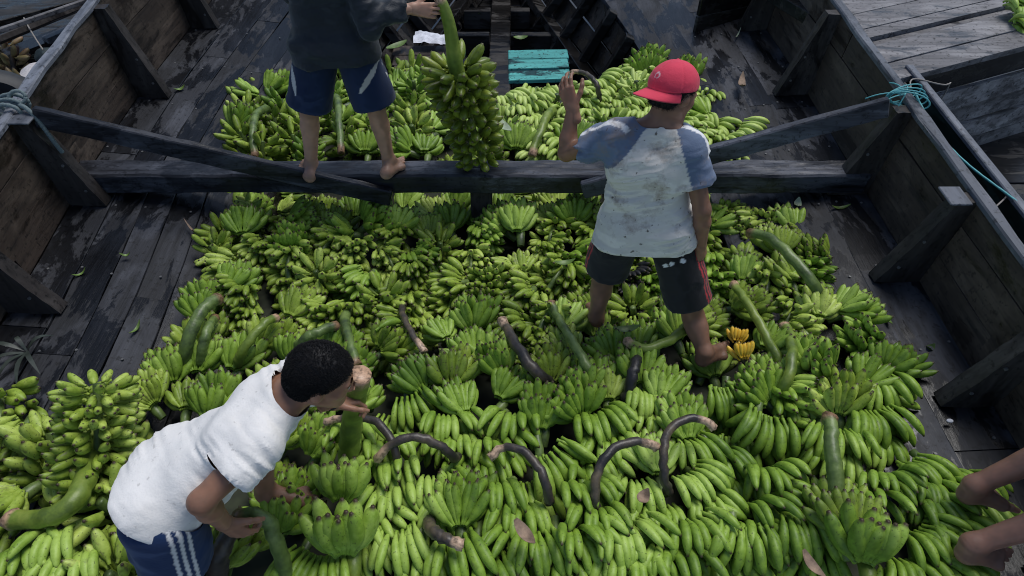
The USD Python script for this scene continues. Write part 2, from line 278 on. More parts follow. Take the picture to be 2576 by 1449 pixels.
# ------------------------------------------------------------------ the cargo boat
rng = np.random.default_rng(7)
boat = thing('cargo_boat', 'large weathered dark wooden cargo boat whose hold is heaped with green bananas', 'boat')
YL = np.array([-1.2, 0.0, 2.3, 2.8, 3.83, 4.88, 7.0, 9.5]); XL_ = np.array([-2.7, -2.75, -2.84, -2.88, -2.99, -3.03, -3.0, -2.8])
def xL(y): return float(np.interp(y, YL, XL_))
def xR(y): return float(np.interp(y, [-1.2, 5.0, 6.5, 9.5], [2.40, 2.40, 2.36, 2.2]))
def strip(fa, fb, y0, y1, za, zb, th, mat_, name, n=10, wob=0.006):
    """a long board between two side curves fa(y), fb(y), heights za, zb at each side, following the boat"""
    ys = np.linspace(y0, y1, n); top, bot = [], []
    w1, w2 = rng.normal(0, wob, n), rng.normal(0, wob, n)
    V = []
    for k, y in enumerate(ys):
        a, b = fa(y) + 0.004 + w1[k] * 0.4, fb(y) - 0.004 + w2[k] * 0.4; dz = rng.normal(0, wob * 0.25); c = 0.003
        s = 1 if b > a else -1
        V.append([[a, y, za(y) + dz - c], [a + s * c, y, za(y) + dz], [b - s * c, y, zb(y) + dz], [b, y, zb(y) + dz - c], [b, y, zb(y) + dz - th], [a, y, za(y) + dz - th]])
    V = np.array(V); m = V.shape[1]; v = V.reshape(-1, 3); F = []
    for k in range(n - 1):
        for j in range(m):
            j2 = (j + 1) % m; F += [[k * m + j, k * m + j2, (k + 1) * m + j2], [k * m + j, (k + 1) * m + j2, (k + 1) * m + j]]
    for k, flip in ((0, False), (n - 1, True)):
        for j in range(1, m - 1):
            t = [k * m, k * m + j, k * m + j + 1]; F.append(t if flip else t[::-1])
    tm = trimesh.Trimesh(v, F, process=False); trimesh.repair.fix_normals(tm)
    return obj(name, tm, mat_, boat)
def cuts(y0, y1, lo=1.4, hi=3.2):
    c = [y0]
    while c[-1] < y1 - lo: c.append(min(y1, c[-1] + rng.uniform(lo, hi)))
    if c[-1] < y1: c.append(y1)
    return c
def zdeckR(x): return float(np.interp(2.4 - x, [0, .35, .7, 1.0, 1.4], [0.0, -.035, -.085, -.17, -.34]))
def zdeckL(x): return float(np.interp(x + 2.95, [0, .35, .75, 1.0, 1.4], [0.0, -.035, -.085, -.17, -.34]))
# side decks: boards along the boat
offR = [0.0, .29, .47, .63, .80, .98]; offL = [0.0, .25, .45, .63, .82, 1.02, 1.25]
def bowR(y): return float(np.interp(y, [4.3, 5.2, 6.5, 9.0], [0, 0.10, 0.30, 0.75]))
for i in range(len(offR) - 1):
    a, b = offR[i], offR[i + 1]; cs = cuts(-1.0, 9.0)
    for y0, y1 in zip(cs[:-1], cs[1:]):
        ka, kb = a / .98, b / .98
        strip(lambda y: xR(y) - a - ka * bowR(y), lambda y: xR(y) - b - kb * bowR(y), y0 + .003, y1 - .003, lambda y: zdeckR(2.4 - a), lambda y: zdeckR(2.4 - b), .045, deck_wood, 'deck_plank')
for i in range(len(offL) - 1):
    a, b = offL[i], offL[i + 1]; cs = cuts(-1.0, 9.0)
    for y0, y1 in zip(cs[:-1], cs[1:]):
        ka, kb = a / 1.25, b / 1.25
        strip(lambda y: xL(y) + a + ka * bowR(y), lambda y: xL(y) + b + kb * bowR(y), y0 + .003, y1 - .003, lambda y: zdeckL(-2.95 + a), lambda y: zdeckL(-2.95 + b), .045, deck_wood, 'deck_plank')
for xf, ks, off, zd, ww in ((xR, -1, .98, lambda a: zdeckR(2.4 - a), 'R'), (xL, 1, 1.25, lambda a: zdeckL(-2.95 + a), 'L')):
    for a, b in ((-.02, off * .34), (off * .34 + .002, off * .67), (off * .67 + .002, off - .02)):
        strip(lambda y: xf(y) + ks * (a + a / off * bowR(y)), lambda y: xf(y) + ks * (b + b / off * bowR(y)), -1.0, 9.0, lambda y: zd(a) - .065, lambda y: zd(b) - .065, .03, hold_wood, 'bottom_plank', wob=.001)
# bulwarks: three boards a side, one above the other
def wall(xf, s, ztop, name):
    hs = [0.0, .215, .435, 1.0]
    for k in range(3):
        cs = cuts(-1.0, 9.0, 2.0, 4.0)
        for y0, y1 in zip(cs[:-1], cs[1:]):
            n = 10; ys = np.linspace(y0 + .004, y1 - .004, n); V = []
            for y in ys:
                zt = ztop(y); z0 = (hs[k] * (zt if k else 1) if k < 2 else hs[k]) + .004; z1 = (hs[k + 1] if k < 2 else zt) - .004
                x = xf(y); dx = rng.normal(0, .002); lean = .06
                xi0, xi1 = x + s * (lean * z0) + dx, x + s * (lean * z1) + dx
                V.append([[xi0, y, z0], [xi1, y, z1], [xi1 + s * .045, y, z1], [xi0 + s * .045, y, z0]])
            V = np.array(V); m = 4; F = []
            for q_ in range(n - 1):
                for j in range(m):
                    j2 = (j + 1) % m; F += [[q_ * m + j, q_ * m + j2, (q_ + 1) * m + j2], [q_ * m + j, (q_ + 1) * m + j2, (q_ + 1) * m + j]]
            for q_ in (0, n - 1): F += [[q_ * m, q_ * m + 1, q_ * m + 2], [q_ * m, q_ * m + 2, q_ * m + 3]]
            tm = trimesh.Trimesh(V.reshape(-1, 3), F, process=False); trimesh.repair.fix_normals(tm)
            obj('wall_plank', tm, wall_wood, boat)
    # gunwale rail on top
    n = 40; ys = np.linspace(-1.0, 9.0, n); V = []
    for y in ys:
        x = xf(y) + s * .06 * ztop(y); z = ztop(y); wv = .006 * rng.normal(); c = .008
        a, b = x - s * (.012 + wv), x + s * (.058 + .006 * rng.normal())
        V.append([[a, y, z - .002], [a, y, z + .022], [a + s * c, y, z + .03 + .003 * rng.normal()], [b - s * c, y, z + .03], [b, y, z + .022], [b, y, z - .002]])
    V = np.array(V); m = 6; F = []
    for q_ in range(n - 1):
        for j in range(m):
            j2 = (j + 1) % m; F += [[q_ * m + j, q_ * m + j2, (q_ + 1) * m + j2], [q_ * m + j, (q_ + 1) * m + j2, (q_ + 1) * m + j]]
    tm = trimesh.Trimesh(V.reshape(-1, 3), F, process=False); trimesh.repair.fix_normals(tm)
    obj('gunwale_rail', tm, rail_wood, boat)
    # outer hull below the deck
    ys = np.linspace(-1.0, 9.0, 20)
    for z0, z1, e0, e1 in ((-.32, .0, -.01, .0), (-.68, -.325, -.06, -.01), (-1.3, -.685, -.2, -.06)):
        V = []
        for y in ys: V.append([[xf(y) + s * (.05 + e0), y, z0], [xf(y) + s * (.05 + e1), y, z1], [xf(y) + s * (.01 + e1), y, z1], [xf(y) + s * (.01 + e0), y, z0]])
        V = np.array(V); m = 4; F = []
        for q_ in range(len(ys) - 1):
            for j in range(m):
                j2 = (j + 1) % m; F += [[q_ * m + j, q_ * m + j2, (q_ + 1) * m + j2], [q_ * m + j, (q_ + 1) * m + j2, (q_ + 1) * m + j]]
        tm = trimesh.Trimesh(V.reshape(-1, 3), F, process=False); trimesh.repair.fix_normals(tm)
        obj('hull_plank', tm, wall_wood, boat)
def ztopL(y): return float(np.interp(y, [2.0, 3.0, 3.4, 4.8, 9.0], [.60, .62, .63, .71, 1.0]))
def ztopR(y): return float(np.interp(y, [2.0, 3.0, 5.0, 9.0], [.575, .60, .65, .9]))
wall(xL, -1, ztopL, 'left'); wall(xR, 1, ztopR, 'right')
# ribs
def rib(y, xf, s, zt, top=.10, bot=.24, th=.085, block=False):
    x = xf(y); zb = -.012
    poly = [(x + s * .004 - s * bot, zb), (x - s * .0, zb), (x + s * (.06 * zt - .003), zt + .005), (x + s * (.06 * zt) - s * top, zt + .005)]
    obj('rib', weather(prism(poly, y - th / 2, y + th / 2), .010), rib_wood, boat, smooth=35)
    if block: obj('rib_cap', box_mesh([x + s * .02 - s * .15, y - .07, zt + .031], [x + s * .03, y + .07, zt + .062], .006), rail_wood, boat)
    for zz in (.12, .32):
        c = trimesh.creation.cylinder(.009, .012, sections=8); c.apply_transform(trimesh.transformations.rotation_matrix(math.pi / 2, [1, 0, 0]))
        c.apply_translation([x - s * (bot * (1 - zz / zt) * .6 + .05), y - th / 2 - .002, zz]); obj('bolt_head', c, iron, boat)
for y in (5.95, 4.72, 3.36, 2.42, 1.4): rib(y, xL, -1, ztopL(y), bot=.25 if y > 3 else .3)
for y in (5.9, 4.76, 3.48, 2.66, 1.80, .95): rib(y, xR, 1, ztopR(y), bot=.26)
obj('rib_cap', box_mesh([2.27, 2.585, .60], [2.385, 2.735, .612], .004), rail_wood, boat)
obj('rib_cap', box_mesh([-3.03, 3.28, .635], [-2.84, 3.43, .647], .004), rail_wood, boat)
# cross beam, braces, post under it
obj('cross_beam', weather(box_mesh([xL(3.5) + .03, 3.42, .008], [xR(3.5) - .03, 3.60, .163], .014), .010), beam_wood, boat, smooth=35)
def brace(a, b, h=.13, th=.05):
    a, b = np.array(a, float), np.array(b, float); d = b - a
    return weather(frame_box((a + b) / 2, d, [0, 1, 0], [np.linalg.norm(d), th, h], .008), .008)
obj('brace', brace(Py(88, 291, 3.385), Py(985, 497, 3.385)), beam_wood, boat, smooth=35)
obj('brace', brace(Py(2235, 268, 3.385), Py(1465, 478, 3.385)), beam_wood, boat, smooth=35)
obj('post', box_mesh(Pz(1188, 560, -.3) * [1, 0, 0] + [0, 3.45, -.95], [Pz(1240, 560, -.3)[0], 3.56, .006], .006), rib_wood, boat)
def nail(x, y, z):
    c = trimesh.creation.cylinder(.0075, .005, sections=7); c.apply_translation([x, y, z]); obj('nail', c, iron, boat)
for y in np.arange(1.5, 6.2, .62):
    for off in (.06, .22, .36, .55):
        a = off + .02 * rng.normal(); xx = xR(y) - a - a / .98 * bowR(y); nail(xx, y + .03 * rng.normal(), zdeckR(2.4 - a) + .003)
        a = off * 1.3 + .02 * rng.normal(); xx = xL(y) + a + a / 1.25 * bowR(y); nail(xx, y + .03 * rng.normal(), zdeckL(-2.95 + a) + .003)
# hold: sloping sides, floor, frames at the far end
def edgeR(y): return xR(y) - .98 - bowR(y)
def edgeL(y): return xL(y) + 1.25 + bowR(y)
def lowR(y): return float(np.interp(y, [4.5, 6.3, 7.9, 9], [1.05, .80, .22, 0.05]))
def lowL(y): return float(np.interp(y, [4.5, 6.3, 7.9, 9], [-1.3, -1.05, -.6, -.3]))
for ef, lf, s in ((edgeR, lowR, 1), (edgeL, lowL, -1)):
    for k in range(3):
        ys = np.linspace(-1, 8.9, 16); V = []
        for y in ys:
            def at(t): return np.array([lf(y) + (ef(y) - lf(y)) * t, y, -.92 + (.92 - .20) * t])
            p, q2 = at(k / 3 + .012), at((k + 1) / 3 - .012); o = np.array([s * .03, 0, -.03])
            V.append([p, q2, q2 + o, p + o])
        V = np.array(V); m = 4; F = []
        for q_ in range(len(ys) - 1):
            for j in range(m):
                j2 = (j + 1) % m; F += [[q_ * m + j, q_ * m + j2, (q_ + 1) * m + j2], [q_ * m + j, (q_ + 1) * m + j2, (q_ + 1) * m + j]]
        tm = trimesh.Trimesh(V.reshape(-1, 3), F, process=False); trimesh.repair.fix_normals(tm)
        obj('hold_side_plank', tm, hold_wood, boat)
    for y in (4.9, 5.45, 6.0, 6.55, 7.1, 7.65, 8.2):
        a, b = np.array([lf(y), y, -.86]), np.array([ef(y), y, -.16])
        obj('hold_frame', frame_box((a + b) / 2 + [-s * .03, 0, .03], b - a, [0, 1, 0], [np.linalg.norm(b - a), .09, .09], .005), hold_wood, boat)
    n = 10; ys = np.linspace(4.4, 8.4, n)
    pts = [np.array([lf(y) - s * .03 + s * .08, y, -.70 ]) for y in ys]
    for a, b in zip(pts[:-1:3], pts[3::3]):
        obj('stringer', frame_box((a + b) / 2, b - a, [s * 1.0, 0, -.2], [np.linalg.norm(b - a) - .006, .14, .10], .006), hold_wood, boat)
for k, y in enumerate(np.arange(-1, 8.9, .33)):
    obj('hold_floor_plank', box_mesh([lowL(y) - .1, y + .006, -1.0], [lowR(y) + .1, y + .324, -.945 + rng.normal(0, .004)], .005), hold_wood, boat)
obj('keelson', box_mesh([-.26, 4.3, -.94], [-.02, 9, -.80], .008), hold_wood, boat)
for y in (5.95, 6.6, 7.25, 7.9):
    obj('floor_frame', box_mesh([lowL(y), y - .05, -.93], [-.262, y + .05, -.70], .006), hold_wood, boat)
    obj('floor_frame', box_mesh([-.018, y - .05, -.93], [lowR(y), y + .05, -.70], .006), hold_wood, boat)
obj('bow_plank', box_mesh([-2.7, 8.95, -1], [2.2, 9.0, .2], .01), hold_wood, boat)
# ------------------------------------------------------------------ bananas
def unit(v): v = np.asarray(v, float); return v / (np.linalg.norm(v) + 1e-12)
T_PROF = np.array([0, .07, .15, .24, .36, .5, .66, .8, .9, .955, 1.0])
R_FAT = np.array([.34, .32, .42, .78, .95, 1.0, .97, .84, .58, .30, .22])
R_LONG = np.array([.42, .36, .40, .64, .88, 1.0, .99, .86, .60, .33, .22])
def finger(base, d, curve, L, R, bend, prof=R_LONG, ridge=.05, rn=5, sides=10):
    """one banana: a bent, ridged, tapering finger. base: where it leaves the hand, d: first direction, curve: where it bends to"""
    d = unit(d); c = np.asarray(curve, float); c = unit(c - d * (c @ d)); n = len(T_PROF)
    fine = 40; s = np.linspace(0, 1, fine); ang = bend * np.clip((s - .05) / .95, 0, 1) ** 1.1
    dirs = np.cos(ang)[:, None] * d + np.sin(ang)[:, None] * c
    p = np.vstack([[0, 0, 0], np.cumsum(dirs[:-1] * L / (fine - 1), axis=0)])
    path = np.array(base) + np.stack([np.interp(T_PROF, s, p[:, k]) for k in range(3)], 1)
    v, f, al = tube(path, R * prof, sides, ridge, rn, phase=.6)
    al = np.concatenate([np.repeat(T_PROF, sides), [0, 1]])
    return v, f, al
def place_mat(pos, axis, spin, scale=1.0):
    """matrix that turns local +Z to axis after a spin about Z"""
    z = unit(axis); x = np.cross([0, 1, 0], z) if abs(z[1]) < .98 else np.array([1.0, 0, 0]); x = unit(x); y = np.cross(z, x)
    c, s = math.cos(spin), math.sin(spin); M = np.eye(4)
    M[:3, 0], M[:3, 1], M[:3, 2], M[:3, 3] = (c * x + s * y) * scale, (-s * x + c * y) * scale, z * scale, pos
    return M
def gfmat(M): return Gf.Matrix4d(*[float(x) for x in np.asarray(M).T.ravel()])

lib = UsdGeom.Scope.Define(stage, '/World/Kinds') if False else None
CLASS = stage.CreateClassPrim('/bunch_kinds')
PROTO = {}
def proto(key, fingers, stems, bmat, smat):
    """a bunch kind: a class prim with its stem and every banana as children"""
    path = f'/bunch_kinds/{key}'
    x = UsdGeom.Xform.Define(stage, path)
    for k, (v, f) in enumerate(stems):
        m = usdkit.mesh(stage, f'{path}/stem' + (f'_{k:03d}' if k else ''), (v, f), smat, True)
        UsdGeom.PrimvarsAPI(m).CreatePrimvar('along', Sdf.ValueTypeNames.FloatArray, 'vertex').Set(Vt.FloatArray.FromNumpy(np.full(len(v), .5, np.float32)))
    allv = []
    for k, (v, f, al) in enumerate(fingers):
        m = usdkit.mesh(stage, f'{path}/banana' + (f'_{k:03d}' if k else ''), (v, f), bmat, True)
        UsdGeom.PrimvarsAPI(m).CreatePrimvar('along', Sdf.ValueTypeNames.FloatArray, 'vertex').Set(Vt.FloatArray.FromNumpy(al.astype(np.float32)))
        ed = np.zeros(len(v), np.float32); ed[:len(v) - 2:2] = 1
        UsdGeom.PrimvarsAPI(m).CreatePrimvar('edge', Sdf.ValueTypeNames.FloatArray, 'vertex').Set(Vt.FloatArray.FromNumpy(ed))
        allv.append(v)
    PROTO[key] = path
def gen_tiers(r, tiers=5, m=10, L=.135, R=.0215, dz=.062, rad=.04, elev=(.05, .55), bend=.55, prof=R_FAT, ridge=.09, taper=.8, full=2 * math.pi):
    """hands one above the other round a standing stem, tips out and up"""
    F, k = [], 0
    for t in range(tiers):
        u = t / max(1, tiers - 1); sc = 1 - (1 - taper) * u; mm = max(5, int(m * (1 - .25 * u)))
        off = r.uniform(0, 6.28)
        for j in range(mm):
            if r.random() < .05: continue
            ph = off + full * j / mm + r.normal(0, .07); row = j % 2
            e = elev[0] + (elev[1] - elev[0]) * row + r.normal(0, .09)
            d = np.array([math.cos(ph) * math.cos(e), math.sin(ph) * math.cos(e), math.sin(e)])
            b = np.array([math.cos(ph) * rad, math.sin(ph) * rad, -t * dz + .02 * row + r.normal(0, .006)])
            F.append(finger(b, d, [d[0] * .1, d[1] * .1, 1], L * sc * r.uniform(.88, 1.1), R * sc ** .5 * r.uniform(.9, 1.08), bend * r.uniform(.6, 1.3), prof, ridge, 5))
    st = tube(spline([[0, 0, -tiers * dz - .02], [.006, 0, -tiers * dz / 2], [0, 0, .035]], 8), np.linspace(.016, .019, 8), 8)
    return F, [st[:2]]
def gen_fan(r, m=12, L=.165, R=.019, spread=1.25, hands=2, bend=.5, prof=R_FAT, ridge=.08, step=.085, lift=.5):
    """hands fanned upward and away from a stem that shows at the bottom. local: +Y away, +Z up"""
    F = []
    for h in range(hands):
        o = np.array([r.normal(0, .02), h * step, -h * .045])
        for row in range(2):
            mm = m // 2 + row
            for j in range(mm):
                t = (j + .5) / mm * 2 - 1; a = t * spread * (1 - .06 * row) + r.normal(0, .05)
                e = lift + (.42 if row else 0) - .25 * abs(t) + r.normal(0, .06)
                d = np.array([math.sin(a) * math.cos(e), math.cos(a) * math.cos(e), math.sin(e)])
                b = o + np.array([.034 * math.sin(a), .018 * math.cos(a) - .008, .018 * row])
                F.append(finger(b, d, np.array([0, .35, 1]) - .25 * d, L * r.uniform(.88, 1.1) * (1 - .1 * row), R * r.uniform(.9, 1.08), bend * r.uniform(.5, 1.3), prof, ridge, 5))
    st = tube(spline([[0, -.06, -.05], [0, 0, -.03], [0, hands * step, -.06 - hands * .03]], 7), [.021, .026, .028, .026, .024, .022, .018], 8)
    return F, [st[:2]]
def gen_drape(r, rows=3, m=8, L=.205, R=.0192, width=.265, bend=1.75, step=.092, drop=.03, prof=R_LONG, ridge=.045, skew=0.0, start=.9):
    """hands of long bananas that come up and over towards -Y like loose shingles. local: -Y down the slope, Z up"""
    F = []
    for h in range(rows):
        hm = m + int(r.integers(-2, 2)); hy = r.normal(0, .28); c = np.array([skew * h + r.normal(0, .03), -h * step + r.normal(0, .012), -h * drop + r.normal(0, .01)])
        ch, sh = math.cos(hy), math.sin(hy); Rh = np.array([[ch, -sh, 0], [sh, ch, 0], [0, 0, 1]])
        fanout = r.uniform(.25, .65); hw = width * hm / m
        for row in range(2):
            n = hm if row == 0 else hm - 2
            for j in range(n):
                t = (j + .5) / n * 2 - 1; x = t * hw / 2 * (1 - .2 * row)
                e = start - .38 * row + r.normal(0, .10); yaw = t * fanout + r.normal(0, .09)
                d = Rh @ np.array([math.sin(yaw) * math.cos(e), -math.cos(yaw) * math.cos(e), math.sin(e)])
                down = Rh @ np.array([math.sin(yaw) * .65 + r.normal(0, .08), -math.cos(yaw) * .5, -1.0])
                b = c + Rh @ np.array([x * .72, .03 * abs(t) ** 1.5, -.028 * row])
                F.append(finger(b, d, down, L * r.uniform(.82, 1.08), R * r.uniform(.9, 1.1), bend * r.uniform(.7, 1.15), prof, ridge, 5))
    st = tube(spline([[0, .06, -.06], [0, 0, -.04], [skew * rows, -rows * step, -.07 - rows * drop]], 8), np.linspace(.02, .015, 8), 8)
    return F, [st[:2]]
def gen_cascade(r, rows=5, m=9, L=.145, R=.0205, width=.24, step=.062, drop=.036, bend=.5, start=.25):
    """drooping hands of short fat fingers, one below the other, tips towards -Y"""
    F = []
    for h in range(rows):
        hm = m + int(r.integers(-2, 2)); hy = r.normal(0, .22); ch, sh = math.cos(hy), math.sin(hy); Rh = np.array([[ch, -sh, 0], [sh, ch, 0], [0, 0, 1]])
        c = np.array([r.normal(0, .02), -h * step, -h * drop + r.normal(0, .008)]); sp = r.uniform(.8, 1.25)
        for row in range(2):
            n = hm - row
            for j in range(n):
                t = (j + .5) / n * 2 - 1; e = start + .34 * (1 - row) - .25 * abs(t) + r.normal(0, .10); yaw = t * sp + r.normal(0, .08)
                d = Rh @ np.array([math.sin(yaw) * math.cos(e), -math.cos(yaw) * math.cos(e), math.sin(e)])
                F.append(finger(c + Rh @ np.array([t * width * .36, .05 * t * t, .012 - .024 * row]), d, Rh @ np.array([0, -.3, r.choice([-1, .6])]), L * r.uniform(.85, 1.1), R * r.uniform(.9, 1.08), bend * r.uniform(.3, 1.2), R_FAT, .09, 5))
    st = tube(spline([[0, .05, -.05], [0, 0, -.02], [0, -rows * step, -.05 - rows * drop]], 8), np.linspace(.022, .014, 8), 8)
    return F, [st[:2]]
pr = np.random.default_rng(21)
for k in range(3): proto(f'tier_bunch_{k}', *gen_tiers(pr, 5, 11 + k, L=.14, R=.0235, dz=.07, rad=.045), dusty_banana, green_stalk)
for k in range(2): proto(f'small_tier_bunch_{k}', *gen_tiers(pr, 5, 11, L=.11, R=.0195, dz=.056, elev=(.15, .7)), green_banana, green_stalk)
proto('pale_tier_bunch_0', *gen_tiers(pr, 5, 12, L=.12, R=.0175, dz=.05, elev=(-.2, .4), bend=.9, prof=R_LONG, ridge=.05), pale_banana, green_stalk)
proto('black_bunch_0', *gen_cascade(pr, 5, 8, L=.10, R=.0165, width=.15, step=.05, drop=.03), black_banana, black_stalk)
for k in range(4): proto(f'fan_bunch_{k}', *gen_fan(pr, 12 + k % 3, R=.0225, L=.175 + .012 * (k % 2), lift=.0 + .15 * k, spread=(.85, 1.0, 1.3, .95)[k], bend=.65), green_banana, green_stalk)
for k in range(3): proto(f'dusty_fan_bunch_{k}', *gen_fan(pr, 13 + k % 2, R=.0225, L=.165, lift=.0 + .17 * k, spread=(.9, 1.1, 1.45)[k], bend=.6), dusty_banana, green_stalk)
for k in range(4): proto(f'cascade_bunch_{k}', *gen_cascade(pr, 6, 7 + k % 3, L=.135 + .01 * (k % 2), R=.0215, width=.17, step=.058, drop=.045), dusty_banana if k < 3 else green_banana, green_stalk)
proto('cone_bunch_0', *gen_tiers(pr, 9, 22, L=.112, R=.0190, dz=.052, rad=.06, elev=(-.25, .25), bend=.35, taper=1.3), dusty_banana, green_stalk)
proto('plump_fan_bunch_0', *gen_fan(pr, 10, R=.029, L=.20, spread=1.05, ridge=.09, lift=.75, hands=1), green_banana, fresh_stalk)
for k in range(5): proto(f'drape_bunch_{k}', *gen_drape(pr, 3, 8 + k % 2, skew=(-.03, 0, .03, .05, -.05)[k], L=.195 + .010 * (k % 3)), green_banana, green_stalk)
for k in range(2): proto(f'pale_drape_bunch_{k}', *gen_drape(pr, 3, 7, L=.17, R=.018, width=.23, step=.08, drop=.035), pale_banana, green_stalk)
proto('yellow_hand_0', *gen_fan(pr, 9, R=.014, L=.095, spread=.9, hands=1, bend=.3, prof=R_LONG, lift=.6), yellow_banana, brown_stalk)
for k in range(2): proto(f'red_bunch_{k}', *gen_tiers(pr, 4, 10, L=.12, R=.02), red_banana, brown_stalk)

def hpile(x, y):
    if y > 3.51:
        h = np.interp(y, [3.5, 3.9, 4.2, 5.0, 5.6], [-.20, -.05, -.04, -.10, -.30])
        h -= .25 * max(0, x - 1.45) + .35 * max(0, -2.0 - x); return float(h)
    h = np.interp(y, [.2, 1.0, 1.7, 2.4, 2.9, 3.4], [.16, .12, .02, -.09, -.16, -.23])
    h += .06 * math.exp(-((x - 1.95) ** 2 + (y - 2.4) ** 2) / .25) + .10 * math.exp(-((x - 1.7) ** 2 + (y - 3.0) ** 2) / .3)
    h += .12 * math.exp(-((x + 1.6) ** 2 + (y - 2.9) ** 2) / .25)
    return float(h)
def on_pile(u, v, lift=0.0):
    """the point of the heap that stands at this place of the picture"""
    z = -.1
    for _ in range(9):
        p = Pz(u, v, z); z = .5 * z + .5 * (hpile(p[0], p[1]) + lift)
    return Pz(u, v, z)
# the mass of fruit and litter under the visible bunches
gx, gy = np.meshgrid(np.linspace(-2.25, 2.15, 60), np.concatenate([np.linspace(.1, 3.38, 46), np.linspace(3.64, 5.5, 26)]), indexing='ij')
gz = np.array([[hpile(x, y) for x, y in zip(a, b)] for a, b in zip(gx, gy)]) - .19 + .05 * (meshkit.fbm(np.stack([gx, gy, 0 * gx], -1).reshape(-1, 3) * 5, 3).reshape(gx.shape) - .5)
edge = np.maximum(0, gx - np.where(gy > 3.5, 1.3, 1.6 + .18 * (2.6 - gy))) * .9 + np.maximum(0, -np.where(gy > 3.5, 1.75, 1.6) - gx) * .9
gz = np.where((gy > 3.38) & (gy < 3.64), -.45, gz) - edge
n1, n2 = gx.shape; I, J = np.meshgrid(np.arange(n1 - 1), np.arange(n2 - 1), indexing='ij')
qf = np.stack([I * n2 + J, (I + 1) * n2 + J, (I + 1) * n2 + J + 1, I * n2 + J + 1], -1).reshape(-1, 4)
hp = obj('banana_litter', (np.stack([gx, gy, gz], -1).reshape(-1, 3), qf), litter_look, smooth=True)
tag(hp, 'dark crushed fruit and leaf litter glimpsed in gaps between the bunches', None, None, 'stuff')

PLACED = []      # (u, v, kind, world position, prim, note)
OFFS = {'drape': (0, -.14), 'pale_drape': (0, -.11), 'cascade': (0, -.17), 'fan': (0, .085), 'dusty_fan': (0, .08), 'plump_fan': (0, .06), 'yellow_hand': (0, .03)}
FEET = [on_pile(*q) for q in ((1800, 900), (1765, 905), (1500, 780), (1503, 830), (755, 1250), (690, 1250), (2430, 1240), (2490, 1255), (2430, 1395), (2490, 1400))]
def bunch(u, v, kind, turn=0.0, tip=0.0, roll=0.0, scale=1.0, lift=0.0, label=None, stalk=None, pos=None, name='banana_bunch', catg='banana bunch'):
    """one bunch on the heap. turn: about the vertical (degrees), tip: leans its top away (+) or to us (-), roll: to the side"""
    p = on_pile(u, v, lift) if pos is None else np.asarray(pos, float)
    a, b, c = math.radians(turn), math.radians(tip), math.radians(roll)
    Rz = np.array([[math.cos(a), -math.sin(a), 0], [math.sin(a), math.cos(a), 0], [0, 0, 1]])
    Rx = np.array([[1, 0, 0], [0, math.cos(-b), -math.sin(-b)], [0, math.sin(-b), math.cos(-b)]])
    Ry = np.array([[math.cos(c), 0, math.sin(c)], [0, 1, 0], [-math.sin(c), 0, math.cos(c)]])
    M = np.eye(4); M[:3, :3] = Rx @ Ry @ Rz * scale; M[:3, 3] = p
    t = thing(name, label, catg, None, gfmat(M))
    t.GetReferences().AddInternalReference(PROTO[kind])
    if stalk is None: t.SetInstanceable(True)
    else:
        pts, rad, smat = stalk
        path = spline(pts, 22 if len(pts) > 2 else 7); n = len(path)
        rr = np.interp(np.linspace(0, 1, n), [0, .12, 1], [rad * 1.12, rad * .96, rad * 1.15]) * (1 + .02 * np.sin(np.arange(n) * 2.1 + u)); rr[n // 2] *= 1.06
        path = path + .0025 * np.random.default_rng(int(u + v)).normal(size=path.shape); path[0] = spline(pts, 3)[0]
        v_, f_, al = tube(path, rr, 10); v_[:-2] += ((meshkit.fbm(v_[:-2] * 40, 2, 5) - .5) * .010)[:, None] * unit(v_[0] - path[0])
        cut = np.arange(10); v_[cut] += (path[0] - path[1]) * .12 * np.sin(cut * 2.3)[:, None]
        Mi = np.linalg.inv(M); v_ = v_ @ Mi[:3, :3].T + Mi[:3, 3]
        obj('stalk', (v_, f_), smat, t, smooth=40 if False else True, along=al)
    o = OFFS.get(kind.split('_bunch')[0].split('_hand_')[0] if '_bunch' in kind else 'yellow_hand', (0, 0)); ctr = p + np.array([math.cos(a) * o[0] - math.sin(a) * o[1], math.sin(a) * o[0] + math.cos(a) * o[1], 0]) * scale
    PLACED.append([u, v, kind, ctr, t, label])
    return t
def stalk_px(pts, rad, smat, arch):
    """stalk along picture points, each with its rise over the heap"""
    k = len(pts) - 1
    return ([on_pile(u, v, a + (.06 if i < k else 0)) for i, ((u, v), a) in enumerate(zip(pts, arch))], rad, smat)

S = lambda pts, rad, m, arch: stalk_px(pts, rad, m, arch)
B_, G_, F_, K_ = brown_stalk, green_stalk, fresh_stalk, black_stalk
# bunches whose own stalk shows (stalk points run from the cut end to the fruit)
bunch(960, 1240, 'drape_bunch_0', 10, label='green bananas whose brown stalk arches up beside the held green stalk', stalk=S([(818, 1062), (885, 1048), (945, 1060), (985, 1110), (1003, 1185)], .0175, B_, [.10, .14, .15, .12, .0]))
bunch(1120, 1205, 'drape_bunch_1', -5, label='green bananas with short brown stalk bent over to a pale cut on its left', stalk=S([(948, 1155), (990, 1115), (1050, 1100), (1110, 1125), (1150, 1150)], .0190, B_, [.06, .13, .14, .09, .0]))
bunch(1400, 1335, 'drape_bunch_2', 0, -10, label='large plump green hand below the pinkish cut stalk in the foreground', scale=1.12, stalk=S([(1232, 1152), (1285, 1125), (1335, 1150), (1368, 1205), (1382, 1260)], .0185, B_, [.10, .14, .14, .10, .0]))
bunch(1530, 1340, 'drape_bunch_3', 12, label='green bananas under the dark stalk that bends right to a brown torn end', stalk=S([(1652, 1125), (1590, 1112), (1530, 1140), (1500, 1200), (1508, 1290)], .0195, B_, [.12, .17, .16, .11, .0]), scale=1.1)
